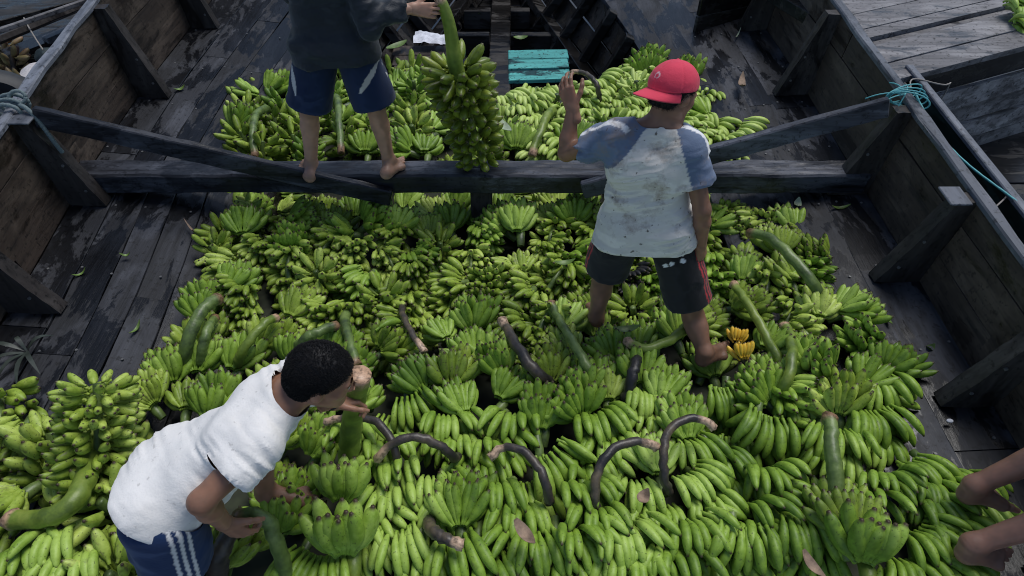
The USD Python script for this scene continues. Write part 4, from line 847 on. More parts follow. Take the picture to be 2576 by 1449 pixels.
def garment(F, cuts, wr_amp=.006, wr_scale=(14, 14, 14), seed=0, it=3, wr2=.0008, limbs=(), basis=None, shift=None):
    """mesh of a cloth field, open where it is cut. cuts: (point, normal, radius): cloth beyond the plane within the radius goes.
    limbs: (field, point, normal, radius): sleeves, cut before they join the rest"""
    ax = [F.lo[k] + F.h * np.arange(F.n[k]) for k in range(3)]; P = np.stack(np.meshgrid(*ax, indexing='ij'), -1)
    for L, p, n, rad in limbs:
        b = np.maximum(L.f, (P - np.asarray(p, float)) @ unit(n)); a = F.f; k = .03; h = np.clip(.5 + .5 * (a - b) / k, 0, 1); F.f = (a + (b - a) * h - k * h * (1 - h)).astype(np.float32)
    for p, n, rad in cuts:
        p, n = np.asarray(p, float), unit(n); d = (P - p) @ n; m = np.linalg.norm(P - p, axis=-1) < rad
        F.f = np.where(m, np.maximum(F.f, d), F.f).astype(np.float32)
    v, f = F.surface(); v = relax(v, f, it)
    bad = np.zeros(len(f), bool); cen = v[f].mean(1); fn = np.cross(v[f[:, 1]] - v[f[:, 0]], v[f[:, 2]] - v[f[:, 0]]); fn /= np.linalg.norm(fn, axis=1, keepdims=True) + 1e-12
    for k_, (p, n, rad) in enumerate(list(cuts) + [l[1:] for l in limbs]):
        p, n = np.asarray(p, float), unit(n); d = (cen - p) @ n; b_ = (np.linalg.norm(cen - p, axis=1) < rad) & (d > -1.2 * F.h) & (fn @ n > .35)
        if k_ >= len(cuts): b_ &= (np.linalg.norm(cen - p - d[:, None] * n, axis=1) < rad - .035) & (d < .6 * F.h)
        bad |= b_
    v, f = drop(v, f, bad)
    e = np.sort(np.vstack([f[:, [0, 1]], f[:, [1, 2]], f[:, [2, 0]]]), 1); u_, cn = np.unique(e[:, 0] * (len(v) + 1) + e[:, 1], return_counts=True); e = np.stack([u_[cn == 1] // (len(v) + 1), u_[cn == 1] % (len(v) + 1)], 1)
    for _ in range(28):       # even out the cut edges
        acc = np.zeros_like(v); ct = np.zeros(len(v)); np.add.at(acc, e[:, 0], v[e[:, 1]]); np.add.at(acc, e[:, 1], v[e[:, 0]]); np.add.at(ct, e.ravel(), 1)
        m = ct >= 2; v[m] = .4 * v[m] + .6 * acc[m] / ct[m][:, None]
    n = vnormals(v, f); q = (v if basis is None else v @ np.asarray(basis).T) * np.asarray(wr_scale)
    q = q + 1.1 * (np.stack([meshkit.fbm(v * 5 + 7 * k, 2, seed + k) for k in range(3)], 1) - .5)
    w_ = (1 - np.abs(2 * meshkit.fbm(q, 3, seed) - 1) * 1.8) * np.clip(3.2 * (meshkit.fbm(v * 6.5, 2, seed + 11) - .34), .12, 1.5)
    v = v + n * (np.maximum(wr_amp * (w_ - .25), -.004) + wr2 * (2 * meshkit.fbm(v * 35, 2, seed + 5) - 1))[:, None]
    return v, f
def lerp(a, b, t): return np.asarray(a, float) * (1 - t) + np.asarray(b, float) * t
def limb(F, a, b, c, r, k=.02, calf=None):
    """upper and lower limb with the swell of its muscle; calf: direction in which it bulges"""
    a, b, c = (np.asarray(x, float) for x in (a, b, c))
    F.cap(a, b, r[0], r[1], k); F.cap(b, lerp(b, c, .32), r[1] * .98, r[2], k); F.cap(lerp(b, c, .32), c, r[2], r[3], k)
    if calf is not None: F.cap(lerp(b, c, .14) + unit(calf) * .018, lerp(b, c, .52) + unit(calf) * .010, r[2] * .82, r[2] * .55, .03)

def person(label, P, skin, h=.0068):
    """P: joints. returns the thing with its continuous body"""
    t = thing('person', label, 'person')
    pts = np.array([P[k] for k in P if isinstance(P[k], np.ndarray) and P[k].shape == (3,)] + [fm[k] for fm in P['feet'] for k in ('heel', 'toes')])
    F = Field(pts.min(0) - .16, pts.max(0) + .18, h)
    hipc, nb = (P['hipR'] + P['hipL']) / 2, P['neck']; across = unit(P['shL'] - P['shR']); spine = unit(nb - hipc); back = np.cross(across, spine) * P.get('backsign', -1)
    sh = (P['shR'] + P['shL']) / 2; waist = lerp(hipc, sh, .40) + P.get('bow', 0) * back; chest = lerp(hipc, sh, .74) + P.get('bow', 0) * .8 * back
    F.cap(P['hipR'], P['hipL'], .092, .092, .03); F.cap(waist - across * .062, waist + across * .062, .088, .088, .05); F.cap(chest - across * .078, chest + across * .078, .098, .098, .05)
    for s_, S1 in ((-1, 'shR'), (1, 'shL')):
        F.cap(lerp(hipc, P['hip' + S1[-1]], .8), waist + across * .055 * s_, .09, .08, .05); F.cap(chest + across * .07 * s_, P[S1], .085, .055, .05); F.cap(P[S1], lerp(nb, P[S1], .25), .050, .052, .04)
    limb(F, P['shR'], P['elR'], P['wrR'], (.050, .038, .039, .026)); limb(F, P['shL'], P['elL'], P['wrL'], (.050, .038, .039, .026))
    for S1 in 'RL':
        F.ell(lerp(P['hip' + S1], P['kn' + S1], .02) + back * .035, np.eye(3), (.09, .09, .09), .05)
        limb(F, P['hip' + S1], P['kn' + S1], P['an' + S1], (.085, .056, .054, .0375), .025, calf=P.get('calf', back))
    for fm in P['feet']: add_foot(F, **fm)
    if 'head' in P: add_head(F, P['head'], nb)
    v, f = F.surface(); v = relax(v, f, 2); parts = [(v, f)]
    for hm in P['hands']: parts.append(hand_mesh(**hm))
    for fm in P['feet']: parts.append(foot_mesh(**fm))
    vv, ff = cat(*parts); c = np.tile(np.asarray(skin, float), (len(vv), 1))
    for fm in P['feet']: c *= (1 - .28 * np.clip(1.25 - np.linalg.norm(vv - lerp(fm['heel'], fm['toes'], .6), axis=1) / .15, 0, 1))[:, None]
    # knees and elbows a little darker
    for j in ('elR', 'elL', 'knR', 'knL'): c *= (1 - .18 * np.exp(-(np.linalg.norm(vv - P[j], axis=1) / .055) ** 2))[:, None]
    if 'head' in P:
        hc, r, fw, u = P['head']; q = vv - hc
        for s_ in (-1, 1):
            e = np.linalg.norm((q - (r * .030 * s_ + fw * .094 + u * .002)) / np.array(1.0), axis=1); c[e < .010] = (.6, .58, .55); c[e < .0055] = (.02, .015, .01)
            b = np.abs(q @ u - .022) < .005; c[b & (np.abs(q @ r * s_ - .03) < .018) & (q @ fw > .07)] = (.02, .015, .012)
        c[(np.abs(q @ u + .062) < .011) & (np.abs(q @ r) < .024) & (q @ fw > .078)] *= (.85, .62, .62)
    obj('body', (vv, ff), skin_look, t, smooth=True, col=c)
    P['F'] = dict(hipc=hipc, across=across, spine=spine, back=back, waist=waist, chest=chest, sh=sh); return t
A3 = lambda *x: np.array(x, float)
def shirt_field(P, h, sleeve, loose=.022, hem_drop=.10, sleeve_r=.075, arms='RL', lower=.12):
    G = P['F']; pts = np.array([P[k] for k in ('shR', 'shL', 'elR', 'elL', 'hipR', 'hipL', 'neck')])
    F = Field(pts.min(0) - .22, pts.max(0) + .2, h); ac, sp = G['across'], G['spine']
    F.cap(G['waist'] - ac * .07, G['waist'] + ac * .07, .092 + loose, .092 + loose, .06); F.cap(G['chest'] - ac * .082, G['chest'] + ac * .082, .098 + loose, .098 + loose, .06)
    hb = G['hipc'] - sp * lower
    F.cap(lerp(G['waist'], G['hipc'], .3) - ac * .075, hb - ac * .085, .098 + loose, .112 + loose, .06); F.cap(lerp(G['waist'], G['hipc'], .3) + ac * .075, hb + ac * .085, .098 + loose, .112 + loose, .06); F.cap(hb - ac * .08, hb + ac * .08, .112 + loose, .112 + loose, .06); F.cap(hb - ac * .098 + G['back'] * .04, hb + ac * .098 + G['back'] * .04, .132 + loose * .5, None, .05); F.cap(G['hipc'] - ac * .09 + G['back'] * .045, G['hipc'] + ac * .09 + G['back'] * .045, .126 + loose * .5, None, .05)
    for s_, S1 in ((-1, 'R'), (1, 'L')):
        F.cap(G['chest'] + ac * .075 * s_, P['sh' + S1], .088 + loose, .056 + loose * .7, .06); F.cap(P['sh' + S1], lerp(P['neck'], P['sh' + S1], .3), .052 + loose * .6, .058 + loose * .4, .05)
    F.cap(P['neck'] - sp * .04, P['neck'] + sp * .03, .066, .060, .04)
    limbs = []
    for S1, t_ in zip('RL', sleeve if isinstance(sleeve, tuple) else (sleeve, sleeve)):
        L = Field(pts.min(0) - .22, pts.max(0) + .2, h); L.cap(P['sh' + S1], lerp(P['sh' + S1], P['el' + S1], min(t_, 1) + .22), .052 + loose * .7, sleeve_r * 1.03, .045)
        if t_ >= 1: L.cap(P['el' + S1], P['wr' + S1], sleeve_r * .95, .050, .04)
        cp, cn = (lerp(P['sh' + S1], P['el' + S1], t_), P['el' + S1] - P['sh' + S1]) if t_ < 1 else (lerp(P['el' + S1], P['wr' + S1], .93), P['wr' + S1] - P['el' + S1])
        limbs.append((L, cp, cn, sleeve_r + .05))
    return F, limbs
def shorts_field(P, h, length, r0=.115, r1=.11, top=.12):
    G = P['F']; pts = np.array([P[k] for k in ('hipR', 'hipL', 'knR', 'knL')] + [G['waist']])
    F = Field(pts.min(0) - .2, pts.max(0) + .2, h)
    F.cap(P['hipR'], P['hipL'], .104, .104, .03); F.cap(G['hipc'] + G['spine'] * top - G['across'] * .055, G['hipc'] + G['spine'] * top + G['across'] * .055, .092, .092, .05)
    for S1 in 'RL':
        F.ell(P['hip' + S1] + G['back'] * .035, np.eye(3), (.094, .094, .094), .05)
        F.cap(P['hip' + S1], lerp(P['hip' + S1], P['kn' + S1], length + .12), r0, r1, .03)
    return F

# --- the man in the red cap, seen from behind in the middle of the heap
SKIN_A = (.215, .118, .075)
A = dict(hipR=A3(.745, 2.33, .72), hipL=A3(.535, 2.34, .72), neck=Py(1660, 315, 2.38), shR=Py(1734, 368, 2.31), shL=Py(1545, 348, 2.35),
         elR=Py(1766, 528, 2.22), wrR=Py(1763, 618, 2.235), elL=Py(1425, 385, 2.52), wrL=Py(1440, 272, 2.585),
         knR=Py(1745, 800, 2.20), anR=Pz(1772, 886, .045), knL=Py(1517, 700, 2.40), anL=Pz(1500, 797, .01))
A['head'] = head_frame(Py(1695, 238, 2.42), (.80, .42, -.42), (.18, .30, .94))
tR = Pz(1836, 880, -.03); hR = Pz(1752, 918, -.03)
tL = Pz(1490, 760, -.06); hL = Pz(1503, 826, -.06)
A['hands'] = [dict(wrist=A['wrR'], d=Py(1762, 690, 2.26) - A['wrR'], back=(.75, -.6, 0), thumb=(-.4, .9, .1), curl=.38, size=.98),
              dict(wrist=A['wrL'], d=Py(1418, 205, 2.64) - A['wrL'], back=(-.35, -.85, .1), thumb=(.85, -.3, .2), curl=.5, spread=.03, size=.98)]
A['feet'] = [dict(ankle=A['anR'], heel=hR, toes=hR + unit(tR - hR) * .245, inner=1), dict(ankle=A['anL'], heel=hL, toes=hL + unit(tL - hL) * .245, inner=-1)]
A['calf'] = A3(0, -1, 0); A['backsign'] = -1
pa = person('man in red cap and stained raglan shirt standing amid the green bananas', A, SKIN_A)
G = A['F']
if G['back'][1] > 0: G['back'] = -G['back']
F, LB = shirt_field(A, .0085, (.58, .52), loose=.014, lower=.10, sleeve_r=.076)
eR, eL = lerp(A['shR'], A['elR'], .58), lerp(A['shL'], A['elL'], .52)
hemp = G['hipc'] - G['spine'] * .105
cutsA = [(hemp, -G['spine'] + A3(0, -.10, 0), .45), (A['neck'] + A3(-.005, -.0, .012), A3(.05, .32, 1), .105)]
v, f = garment(F, cutsA, .022, (5, 26, 6), 3, limbs=LB, basis=[G['across'], G['spine'] + .25 * G['across'], G['back']])
q = v - G['chest']; col = np.tile(A3(.66, .63, .57), (len(v), 1))
xs = (v - A['neck']) @ G['across']; hs = (v - A['neck']) @ G['spine']
def raglan(S1, sgn):
    """sleeve side of the seam from the collar to the armpit"""
    a, b = A['neck'] + G['across'] * .074 * sgn, A['sh' + S1] - G['spine'] * .13 + G['across'] * .022 * sgn
    ab = (b - a) - G['back'] * ((b - a) @ G['back']); n = np.cross(G['back'], unit(ab)); n = n if n @ (G['across'] * sgn) > 0 else -n
    return (v - a) @ n > 0
seam = {}
for S1, sgn in (('R', -1), ('L', 1)):
    m = raglan(S1, sgn) & ((v - G['waist']) @ G['spine'] > .07); seam[S1] = m; col[m] = (.125, .165, .245)
    top = A['sh' + S1] - A['el' + S1]; d_, t_ = seg_d(v, lerp(A['neck'], A['sh' + S1], .35), A['el' + S1]); n_ = vnormals(v, f)
    out = unit(A3(0, .05, .9) * 1.0 + G['across'] * sgn * .62)
    lat = np.abs((v - A['sh' + S1]) @ np.cross(unit(A['el' + S1] - A['sh' + S1]), out)) < .014
    col[m & lat & ((v - A['sh' + S1]) @ out > .02)] = (.72, .72, .72)
obj('shirt', (v, f), dirty_cloth, pa, smooth=True, col=col, label='dirty white shirt with grey-blue raglan sleeves')
F = shorts_field(A, .0085, .74, .118, .118)
cR, cL = lerp(A['hipR'], A['knR'], .80), lerp(A['hipL'], A['knL'], .80)
v, f = garment(F, [(cR, A['knR'] - A['hipR'], .17), (cL, A['knL'] - A['hipL'], .17), (G['hipc'] - G['spine'] * .01, G['spine'], .3)], .008, (10, 10, 6), 8)
col = np.tile(A3(.012, .012, .014), (len(v), 1))
for S1, sgn in (('R', -1), ('L', 1)):
    ax_ = unit(A['kn' + S1] - A['hip' + S1]); o = unit(G['across'] * sgn + G['back'] * (.45 if S1 == 'R' else .15)); o = unit(o - ax_ * (o @ ax_)); tv = np.cross(ax_, o)
    x_ = (v - A['hip' + S1]) @ tv; front = (v - A['hip' + S1]) @ o > .03
    for c0 in (-.024, 0, .024): col[front & (np.abs(x_ - c0) < .0052)] = (.42, .03, .035)
for px, py, rr in ((1674, 668, .014), (1690, 664, .015), (1718, 657, .017)):
    u_, w_ = np.array([proj(x) for x in v]).T; dd = np.hypot((u_ - px), (w_ - py) * 1.4); n_ = vnormals(v, f)
    col[(dd < rr * 500) & (v[:, 1] < G['hipc'][1])] = (.75, .75, .77)
obj('shorts', (v, f), plain_cloth, pa, smooth=True, col=col, label='black shorts with red side stripes')
hv, hf_ = hair_mesh(A['head'], .008, seed=4, top=.05, rough=.002); hob = obj('hair', (hv, hf_), hair_look, pa, smooth=True); strands(hv, hf_, A['head'], hob, 2200, .016, 5)
# cap worn backwards
c, r, fw, u = A['head']; cu = unit(u - fw * .16 - A3(.10, 0, 0)); cf = unit(fw - cu * (fw @ cu)); cr_ = np.cross(cf, cu)
F = Field(c - .18, c + .2, .0055); F.ell(c - cf * .012 + cu * .043, np.stack([cr_, cf, cu]), (.096, .113, .098), .01); F.cap(c + cu * .139 - cf * .01, c + cu * .142 - cf * .01, .007, .006, .006)
v, f = garment(F, [(c + cu * .026 - cf * .01, -cu, .3)], .002, (20, 20, 20), 2, wr2=.001)
col = np.tile(A3(.62, .045, .085), (len(v), 1)); ang_ = np.arctan2((v - c) @ cr_, (v - c) @ cf)
v = v - vnormals(v, f) * (.0022 * np.exp(-((np.mod(ang_ + np.pi / 6, np.pi / 3) - np.pi / 6) / .03) ** 2))[:, None]
lg = c - cf * .098 + cu * .085 ; rg = np.abs(np.hypot((v - lg) @ cr_, (v - lg) @ cu) - .011); col[(rg < .003) & ((v - c) @ cf < 0) & ((v - lg) @ cu > -.008)] = (.66, .42, .45)
cap_o = obj('cap', (v, f), plain_cloth, pa, smooth=True, col=col, label='red baseball cap worn back to front')
br = []
na, nr = 21, 7
for j in range(nr):
    for i in range(na):
        a_ = (i / (na - 1) * 2 - 1) * 1.22; t_ = j / (nr - 1); rin = np.array([math.sin(a_) * .093, -math.cos(a_) * .109]); rout = np.array([math.sin(a_) * .096, -math.cos(a_ * .97) * .109 - .095 * (math.cos(a_ * 1.28) ** .7 if abs(a_) < 1.22 else 0)])
        p2 = rin * (1 - t_) + rout * t_; br.append(c - cf * .010 + cr_ * p2[0] + cf * p2[1] + cu * (.032 - .012 * t_ - 3.2 * p2[0] ** 2 * (.3 + .7 * t_)))
br = np.array(br); bf = []
for j in range(nr - 1):
    for i in range(na - 1): k = j * na + i; bf += [[k, k + 1, k + na + 1], [k, k + na + 1, k + na]]
bv = np.vstack([br, br - cu * .005]); o_ = len(br); bf = np.array(bf); rim = list(range((nr - 1) * na, nr * na)); rf = []
for a_, b_ in zip(rim[:-1], rim[1:]): rf += [[a_, b_, b_ + o_], [a_, b_ + o_, a_ + o_]]
obj('brim', (bv, np.vstack([bf, bf[:, ::-1] + o_, np.array(rf)])), plain_cloth, cap_o, smooth=50 if False else True, col=np.tile(A3(.62, .045, .085), (len(bv), 1)))

# --- the bent man in white
SKIN_B = (.27, .145, .092)
B = dict(hipR=A3(-1.135, .885, .70), hipL=A3(-1.105, 1.07, .70), neck=Pz(722, 1003, .945), shR=Pz(648, 1122, .93), shL=A3(-.715, 1.335, .90),
         elR=Pz(506, 1262, .87), wrR=Pz(566, 1316, .58), elL=Pz(792, 985, .70), wrL=Pz(842, 1015, .575),
         knR=A3(-1.21, .835, .31), anR=A3(-1.27, .82, -.02), knL=A3(-.99, 1.24, .50), anL=Pz(668, 1238, .24))
B['bow'] = .02; B['calf'] = A3(-1, 0, 0)
B['head'] = head_frame(Pz(808, 950, 1.02), (.93, .10, -.36), (.34, .10, .93))
hB = Pz(668, 1262, .175); tB = Pz(796, 1252, .165)
B['hands'] = [dict(wrist=B['wrR'], d=Pz(614, 1345, .48) - B['wrR'], back=(-.1, -.75, .6), thumb=(.7, .5, .5), curl=.62),
              dict(wrist=B['wrL'], d=Pz(888, 1008, .53) - B['wrL'], back=(-.2, .2, .95), thumb=(.2, -.95, .1), curl=.75, thumb_curl=.1)]
B['feet'] = [dict(ankle=B['anL'], heel=hB, toes=hB + unit(tB - hB) * .25, inner=-1), dict(ankle=B['anR'], heel=A3(-1.32, .82, -.09), toes=A3(-1.07, .81, -.09), inner=1)]
pb = person('man in white shirt and blue shorts bent over, grasping a banana stalk', B, SKIN_B)
G = B['F']
if G['back'][2] < 0: G['back'] = -G['back']
F, LB = shirt_field(B, .0085, (.52, .8), loose=.012, lower=.09, sleeve_r=.086)
eR, eL = lerp(B['shR'], B['elR'], .56), lerp(B['shL'], B['elL'], .8)
v, f = garment(F, [(G['hipc'] - G['spine'] * .035, -G['spine'] - A3(0, 0, .25), .5), (B['neck'] + G['spine'] * .012, G['spine'] + A3(.0, 0, .0), .105)], .0125, (3, 26, 5), 12, limbs=LB, basis=[G['across'], G['spine'] + .5 * G['across'], G['back']])
obj('shirt', (v, f), clean_cloth, pb, smooth=True, col=np.tile(A3(.74, .72, .69), (len(v), 1)), label='white short sleeved shirt with small stains')
F = shorts_field(B, .0085, .66, .122, .118, top=.10)
cR, cL = lerp(B['hipR'], B['knR'], .72), lerp(B['hipL'], B['knL'], .72)
v, f = garment(F, [(cR, B['knR'] - B['hipR'], .17), (cL, B['knL'] - B['hipL'], .15), (G['hipc'] + G['spine'] * .03, G['spine'], .3)], .009, (8, 8, 5), 18)
col = np.tile(A3(.008, .028, .092), (len(v), 1)); ax_ = unit(B['knR'] - B['hipR']); o = unit(A3(.7, -.7, 0)); o = unit(o - ax_ * (o @ ax_)); tv = np.cross(ax_, o)
x_ = (v - B['hipR']) @ tv
for c0 in (-.026, 0, .026): col[((v - B['hipR']) @ o > .02) & (np.abs(x_ - c0) < .006)] = (.62, .62, .62)
obj('shorts', (v, f), plain_cloth, pb, smooth=True, col=col, label='blue shorts with three white side stripes')
hv, hf_ = hair_mesh(B['head'], .008, seed=9, rough=.002); hob = obj('hair', (hv, hf_), hair_look, pb, smooth=True); strands(hv, hf_, B['head'], hob, 11000, .011, 3)
bw = lerp(B['elL'], B['wrL'], .86); bd = unit(B['wrL'] - B['elL']); b1 = unit(np.cross(bd, [0, 0, 1])); b2 = np.cross(bd, b1)
th = np.linspace(0, 2 * np.pi, 25); ring = tube(np.array([bw + .034 * (b1 * math.cos(a_) + b2 * math.sin(a_)) for a_ in th]), .0035, 6, cap=False); obj('bracelet', ring[:2], rubber, pb, smooth=True)

# --- the man standing on the beam
SKIN_C = (.36, .215, .15)
C = dict(hipR=A3(-.90, 3.50, 1.03), hipL=A3(-1.10, 3.50, 1.03), neck=A3(-1.02, 3.54, 1.60), shR=A3(-.84, 3.52, 1.53), shL=A3(-1.20, 3.52, 1.53),
         elR=A3(-.775, 3.40, 1.235), wrR=Py(1040, 22, 3.475), elL=A3(-1.22, 3.66, 1.30), wrL=A3(-1.02, 3.78, 1.22),
         knR=Py(945, 268, 3.47), anR=Pz(978, 402, .245), knL=Py(778, 270, 3.48), anL=Pz(783, 410, .245))
C['calf'] = A3(0, -1, 0)
C['head'] = head_frame(A3(-1.0, 3.58, 1.76), (.3, .9, -.3), (0, .3, .95))
hL, tL = Pz(787, 460, .166), Pz(742, 402, .166); hR, tR = Pz(965, 452, .166), Pz(1034, 398, .166)
C['hands'] = [dict(wrist=C['wrR'], d=Py(1125, 30, 3.50) - C['wrR'], back=(.1, -.95, .3), thumb=(-.1, .2, .95), curl=.42, thumb_curl=.25), dict(wrist=C['wrL'], d=(.5, .5, -.7), back=(-.7, .3, .2), thumb=(.3, .8, .3), curl=.4)]
C['feet'] = [dict(ankle=C['anR'], heel=hR, toes=hR + unit(tR - hR) * .25, inner=1), dict(ankle=C['anL'], heel=hL, toes=hL + unit(tL - hL) * .25, inner=-1)]
pc = person('barefoot man in dark jacket and navy shorts standing on the cross beam', C, SKIN_C)
G = C['F']
if G['back'][1] > 0: G['back'] = -G['back']
F, LB = shirt_field(C, .009, 1.0, loose=.032, lower=.06, sleeve_r=.066)
v, f = garment(F, [(G['hipc'] - G['spine'] * .085, A3(.05, -.12, -1), .5), (C['neck'] + A3(0, 0, .05), A3(0, .2, 1), .11)], .022, (6, 6, 13), 31, limbs=LB, wr2=.002)
obj('jacket', (v, f), jacket_cloth, pc, smooth=True, col=np.tile(A3(.010, .015, .022), (len(v), 1)), label='dark blue-grey rain jacket')
F = shorts_field(C, .0085, .92, .122, .135)
cR, cL = lerp(C['hipR'], C['knR'], .95), lerp(C['hipL'], C['knL'], .95)
v, f = garment(F, [(cR, C['knR'] - C['hipR'], .19), (cL, C['knL'] - C['hipL'], .19), (G['hipc'] - G['spine'] * .01, G['spine'], .3)], .010, (8, 8, 5), 41)
col = np.tile(A3(.006, .017, .055), (len(v), 1))
u_, w_ = np.array([proj(x) for x in v]).T; fr = v[:, 1] < G['hipc'][1] + .02
# printed flashes on the back of each leg and piping down the right one
def flash(S1, x0, z0, x1, z1, wd, colr):
    a_, b_ = A3(x0, 0, z0), A3(x1, 0, z1); d_, t_ = seg_d(v * [1, 0, 1], a_, b_); col[fr & (d_ < wd * (np.sin(np.pi * np.clip(t_, .03, .97)) ** .6))] = colr
pa_, pb_ = Py(948, 165, 3.40), Py(908, 225, 3.40); flash('R', pa_[0], pa_[2], pb_[0], pb_[2], .017, (.42, .40, .38))
pa_, pb_ = Py(732, 172, 3.42), Py(748, 228, 3.42); flash('L', pa_[0], pa_[2], pb_[0], pb_[2], .016, (.5, .5, .5))
pa_, pb_ = Py(948, 140, 3.44), Py(980, 215, 3.44); flash('R', pa_[0], pa_[2], pb_[0], pb_[2], .006, (.5, .5, .5))
obj('shorts', (v, f), plain_cloth, pc, smooth=True, col=col, label='navy shorts with pale flashes on the legs')
hv, hf_ = hair_mesh(C['head'], .017, seed=14); obj('hair', (hv, hf_), hair_look, pc, smooth=True)

# --- the person at the right edge, of whom the lower legs show
SKIN_D = (.24, .13, .09)
f1h, f1t = Pz(2403, 1250, .19), Pz(2515, 1262, .17); f2h, f2t = Pz(2398, 1398, .19), Pz(2515, 1410, .17)
D = dict(anL=Pz(2450, 1222, .265), anR=Pz(2445, 1370, .265), knL=A3(2.21, 1.27, .55), knR=A3(2.17, 1.02, .55), hipL=A3(2.24, 1.28, .98), hipR=A3(2.22, 1.06, .98), neck=A3(2.42, 1.17, 1.52), shL=A3(2.40, 1.36, 1.44), shR=A3(2.40, .98, 1.44),
         elL=A3(2.55, 1.42, 1.18), elR=A3(2.55, .92, 1.18), wrL=A3(2.75, 1.38, 1.05), wrR=A3(2.75, .96, 1.05), calf=A3(-1, 0, 0))
D['head'] = head_frame(A3(2.52, 1.17, 1.68), (.9, 0, -.4), (.3, 0, .95))
D['hands'] = [dict(wrist=D['wrL'], d=(.8, 0, -.5), back=(.3, .3, .9), thumb=(0, -1, 0), curl=.5), dict(wrist=D['wrR'], d=(.8, 0, -.5), back=(.3, -.3, .9), thumb=(0, 1, 0), curl=.5)]
D['feet'] = [dict(ankle=D['anL'], heel=f1h, toes=f1h + unit(f1t - f1h) * .25, inner=-1), dict(ankle=D['anR'], heel=f2h, toes=f2h + unit(f2t - f2h) * .25, inner=1)]
pd = person('bare legs of someone standing with heels on the bananas at the right edge', D, SKIN_D)
G = D['F']
F = shorts_field(D, .010, .8, .12, .12)
v, f = garment(F, [(lerp(D['hipR'], D['knR'], .85), D['knR'] - D['hipR'], .17), (lerp(D['hipL'], D['knL'], .85), D['knL'] - D['hipL'], .17), (G['hipc'] - G['spine'] * .01, G['spine'], .3)], .009, (8, 8, 5), 51)
obj('shorts', (v, f), plain_cloth, pd, smooth=True, col=np.tile(A3(.02, .06, .16), (len(v), 1)))
F, LB = shirt_field(D, .010, .6, loose=.03, lower=.08, sleeve_r=.09)
v, f = garment(F, [(G['hipc'] - G['spine'] * .09, -G['spine'], .5), (D['neck'] + A3(0, 0, .02), A3(.2, 0, 1), .11)], .011, (9, 9, 14), 61, limbs=LB)
obj('shirt', (v, f), plain_cloth, pd, smooth=True, col=np.tile(A3(.20, .20, .21), (len(v), 1)))
hv, hf_ = hair_mesh(D['head'], .016, seed=24); obj('hair', (hv, hf_), hair_look, pd, smooth=True)
# ------------------------------------------------------------------ the boats alongside, and small things
def plank_between(a, b, c, d, th, mat_, name, parent, ch=.006, up=(0, 0, 1)):
    """a board whose top has the corners a, b, c, d"""
    P = np.array([a, b, c, d], float); n = unit(np.cross(P[1] - P[0], P[3] - P[0])); n = n if n @ np.asarray(up, float) > 0 else -n
    ce = P.mean(0); inner = ce + (P - ce) * (1 - ch / np.linalg.norm(P - ce, axis=1, keepdims=True) * 1.4)
    return obj(name, trimesh.convex.convex_hull(np.vstack([inner, P - n * ch, P - n * th])), mat_, parent)
gr = np.random.default_rng(31)
# right: green boat whose side lies along ours
gb = thing('green_boat', 'moored boat with dark green side and a pale worn top edge along the right gunwale', 'boat')
e0, e1 = A3(2.80, 1.2, .42), A3(2.77, 4.16, .50)
for k in range(3):
    za, zb = .40 - .46 * k, -.05 - .46 * k
    plank_between(A3(2.79 + .02 * k, 1.0, za), A3(2.79 + .02 * k, 4.18, za + .08), A3(2.81 + .02 * k, 4.18, zb + .08), A3(2.81 + .02 * k, 1.0, zb), .035, green_paint, 'side_plank', gb, .003, up=(-1, 0, 0))
obj('top_rail', frame_box((e0 + e1) / 2 + A3(.02, 0, .0), e1 - e0, [1, 0, 0], [3.1, .055, .03], .006), rail_wood, gb)
for k in range(12):
    y0 = 1.0 + k * .40
    obj('floor_plank', box_mesh([2.86, y0 + .006, -.55], [6.2, y0 + .394, -.505 + gr.normal(0, .006)], .006), hold_wood, gb)
for y in (1.7, 2.55, 3.3, 3.95): obj('frame', prism([(2.83, -.5), (3.02, -.5), (2.93, .36), (2.83, .36)], y - .04, y + .04), rib_wood, gb)
for y in (2.95, 3.55): obj('floor_frame', frame_box(A3(3.7, y, -.44), [1, .18, 0], [0, 1, 0], [1.5, .09, .12], .006), rib_wood, gb)
# right: decked boat behind it, turned a little
db = thing('decked_boat', 'neighbouring boat with a deck of pale weathered planks at the upper right', 'boat')
o = A3(2.50, 3.99, .50); ex = unit(A3(1.27, .54, 0)); ey = np.cross([0, 0, 1], ex); w0 = -.55
tb = [float((Pz(u, v, .5) - o) @ ey) for u, v in ((2247, 210), (2212, 170), (2190, 122), (2170, 105), (2157, 82), (2128, 45), (2100, 5), (2070, -35), (2040, -80))]; ws = list(np.abs(np.diff(tb))); yy = 0.0; print('deck widths', np.round(ws, 2))
for k, wd in enumerate(ws):
    a = o + ey * (yy + .005); b = o + ey * (yy + wd - .005); dz = A3(0, 0, gr.normal(0, .004) - (.03 if k == 2 else 0))
    l0 = .03 + .42 * yy; ln = 1.95 + gr.uniform(-.04, .04) if k in (1, 2) else 3.0
    plank_between(a + ex * l0 + dz, a + ex * ln + dz, b + ex * ln + dz, b + ex * (l0 + .42 * wd) + dz, .045, pale_wood, 'deck_plank', db)
    yy += wd
for k in range(5):
    z1 = .38 - k * .19; inn = .10
    a = o + ey * (inn + .02 * gr.normal()) + ex * .15; b = a + ex * 2.6
    plank_between(A3(*a[:2], z1), A3(*b[:2], z1), A3(*b[:2], z1 - .182), A3(*a[:2], z1 - .182), .035, pale_wood if k else hold_wood, 'bulkhead_plank', db, .003, up=(0, -1, 0))
for k in range(3): q = o + ex * (.45 + .9 * k) + ey * .16; obj('deck_bearer', frame_box(A3(*q[:2], .39) + ey * .9, ey, ex, [1.9, .08, .10], .005), hold_wood, db)
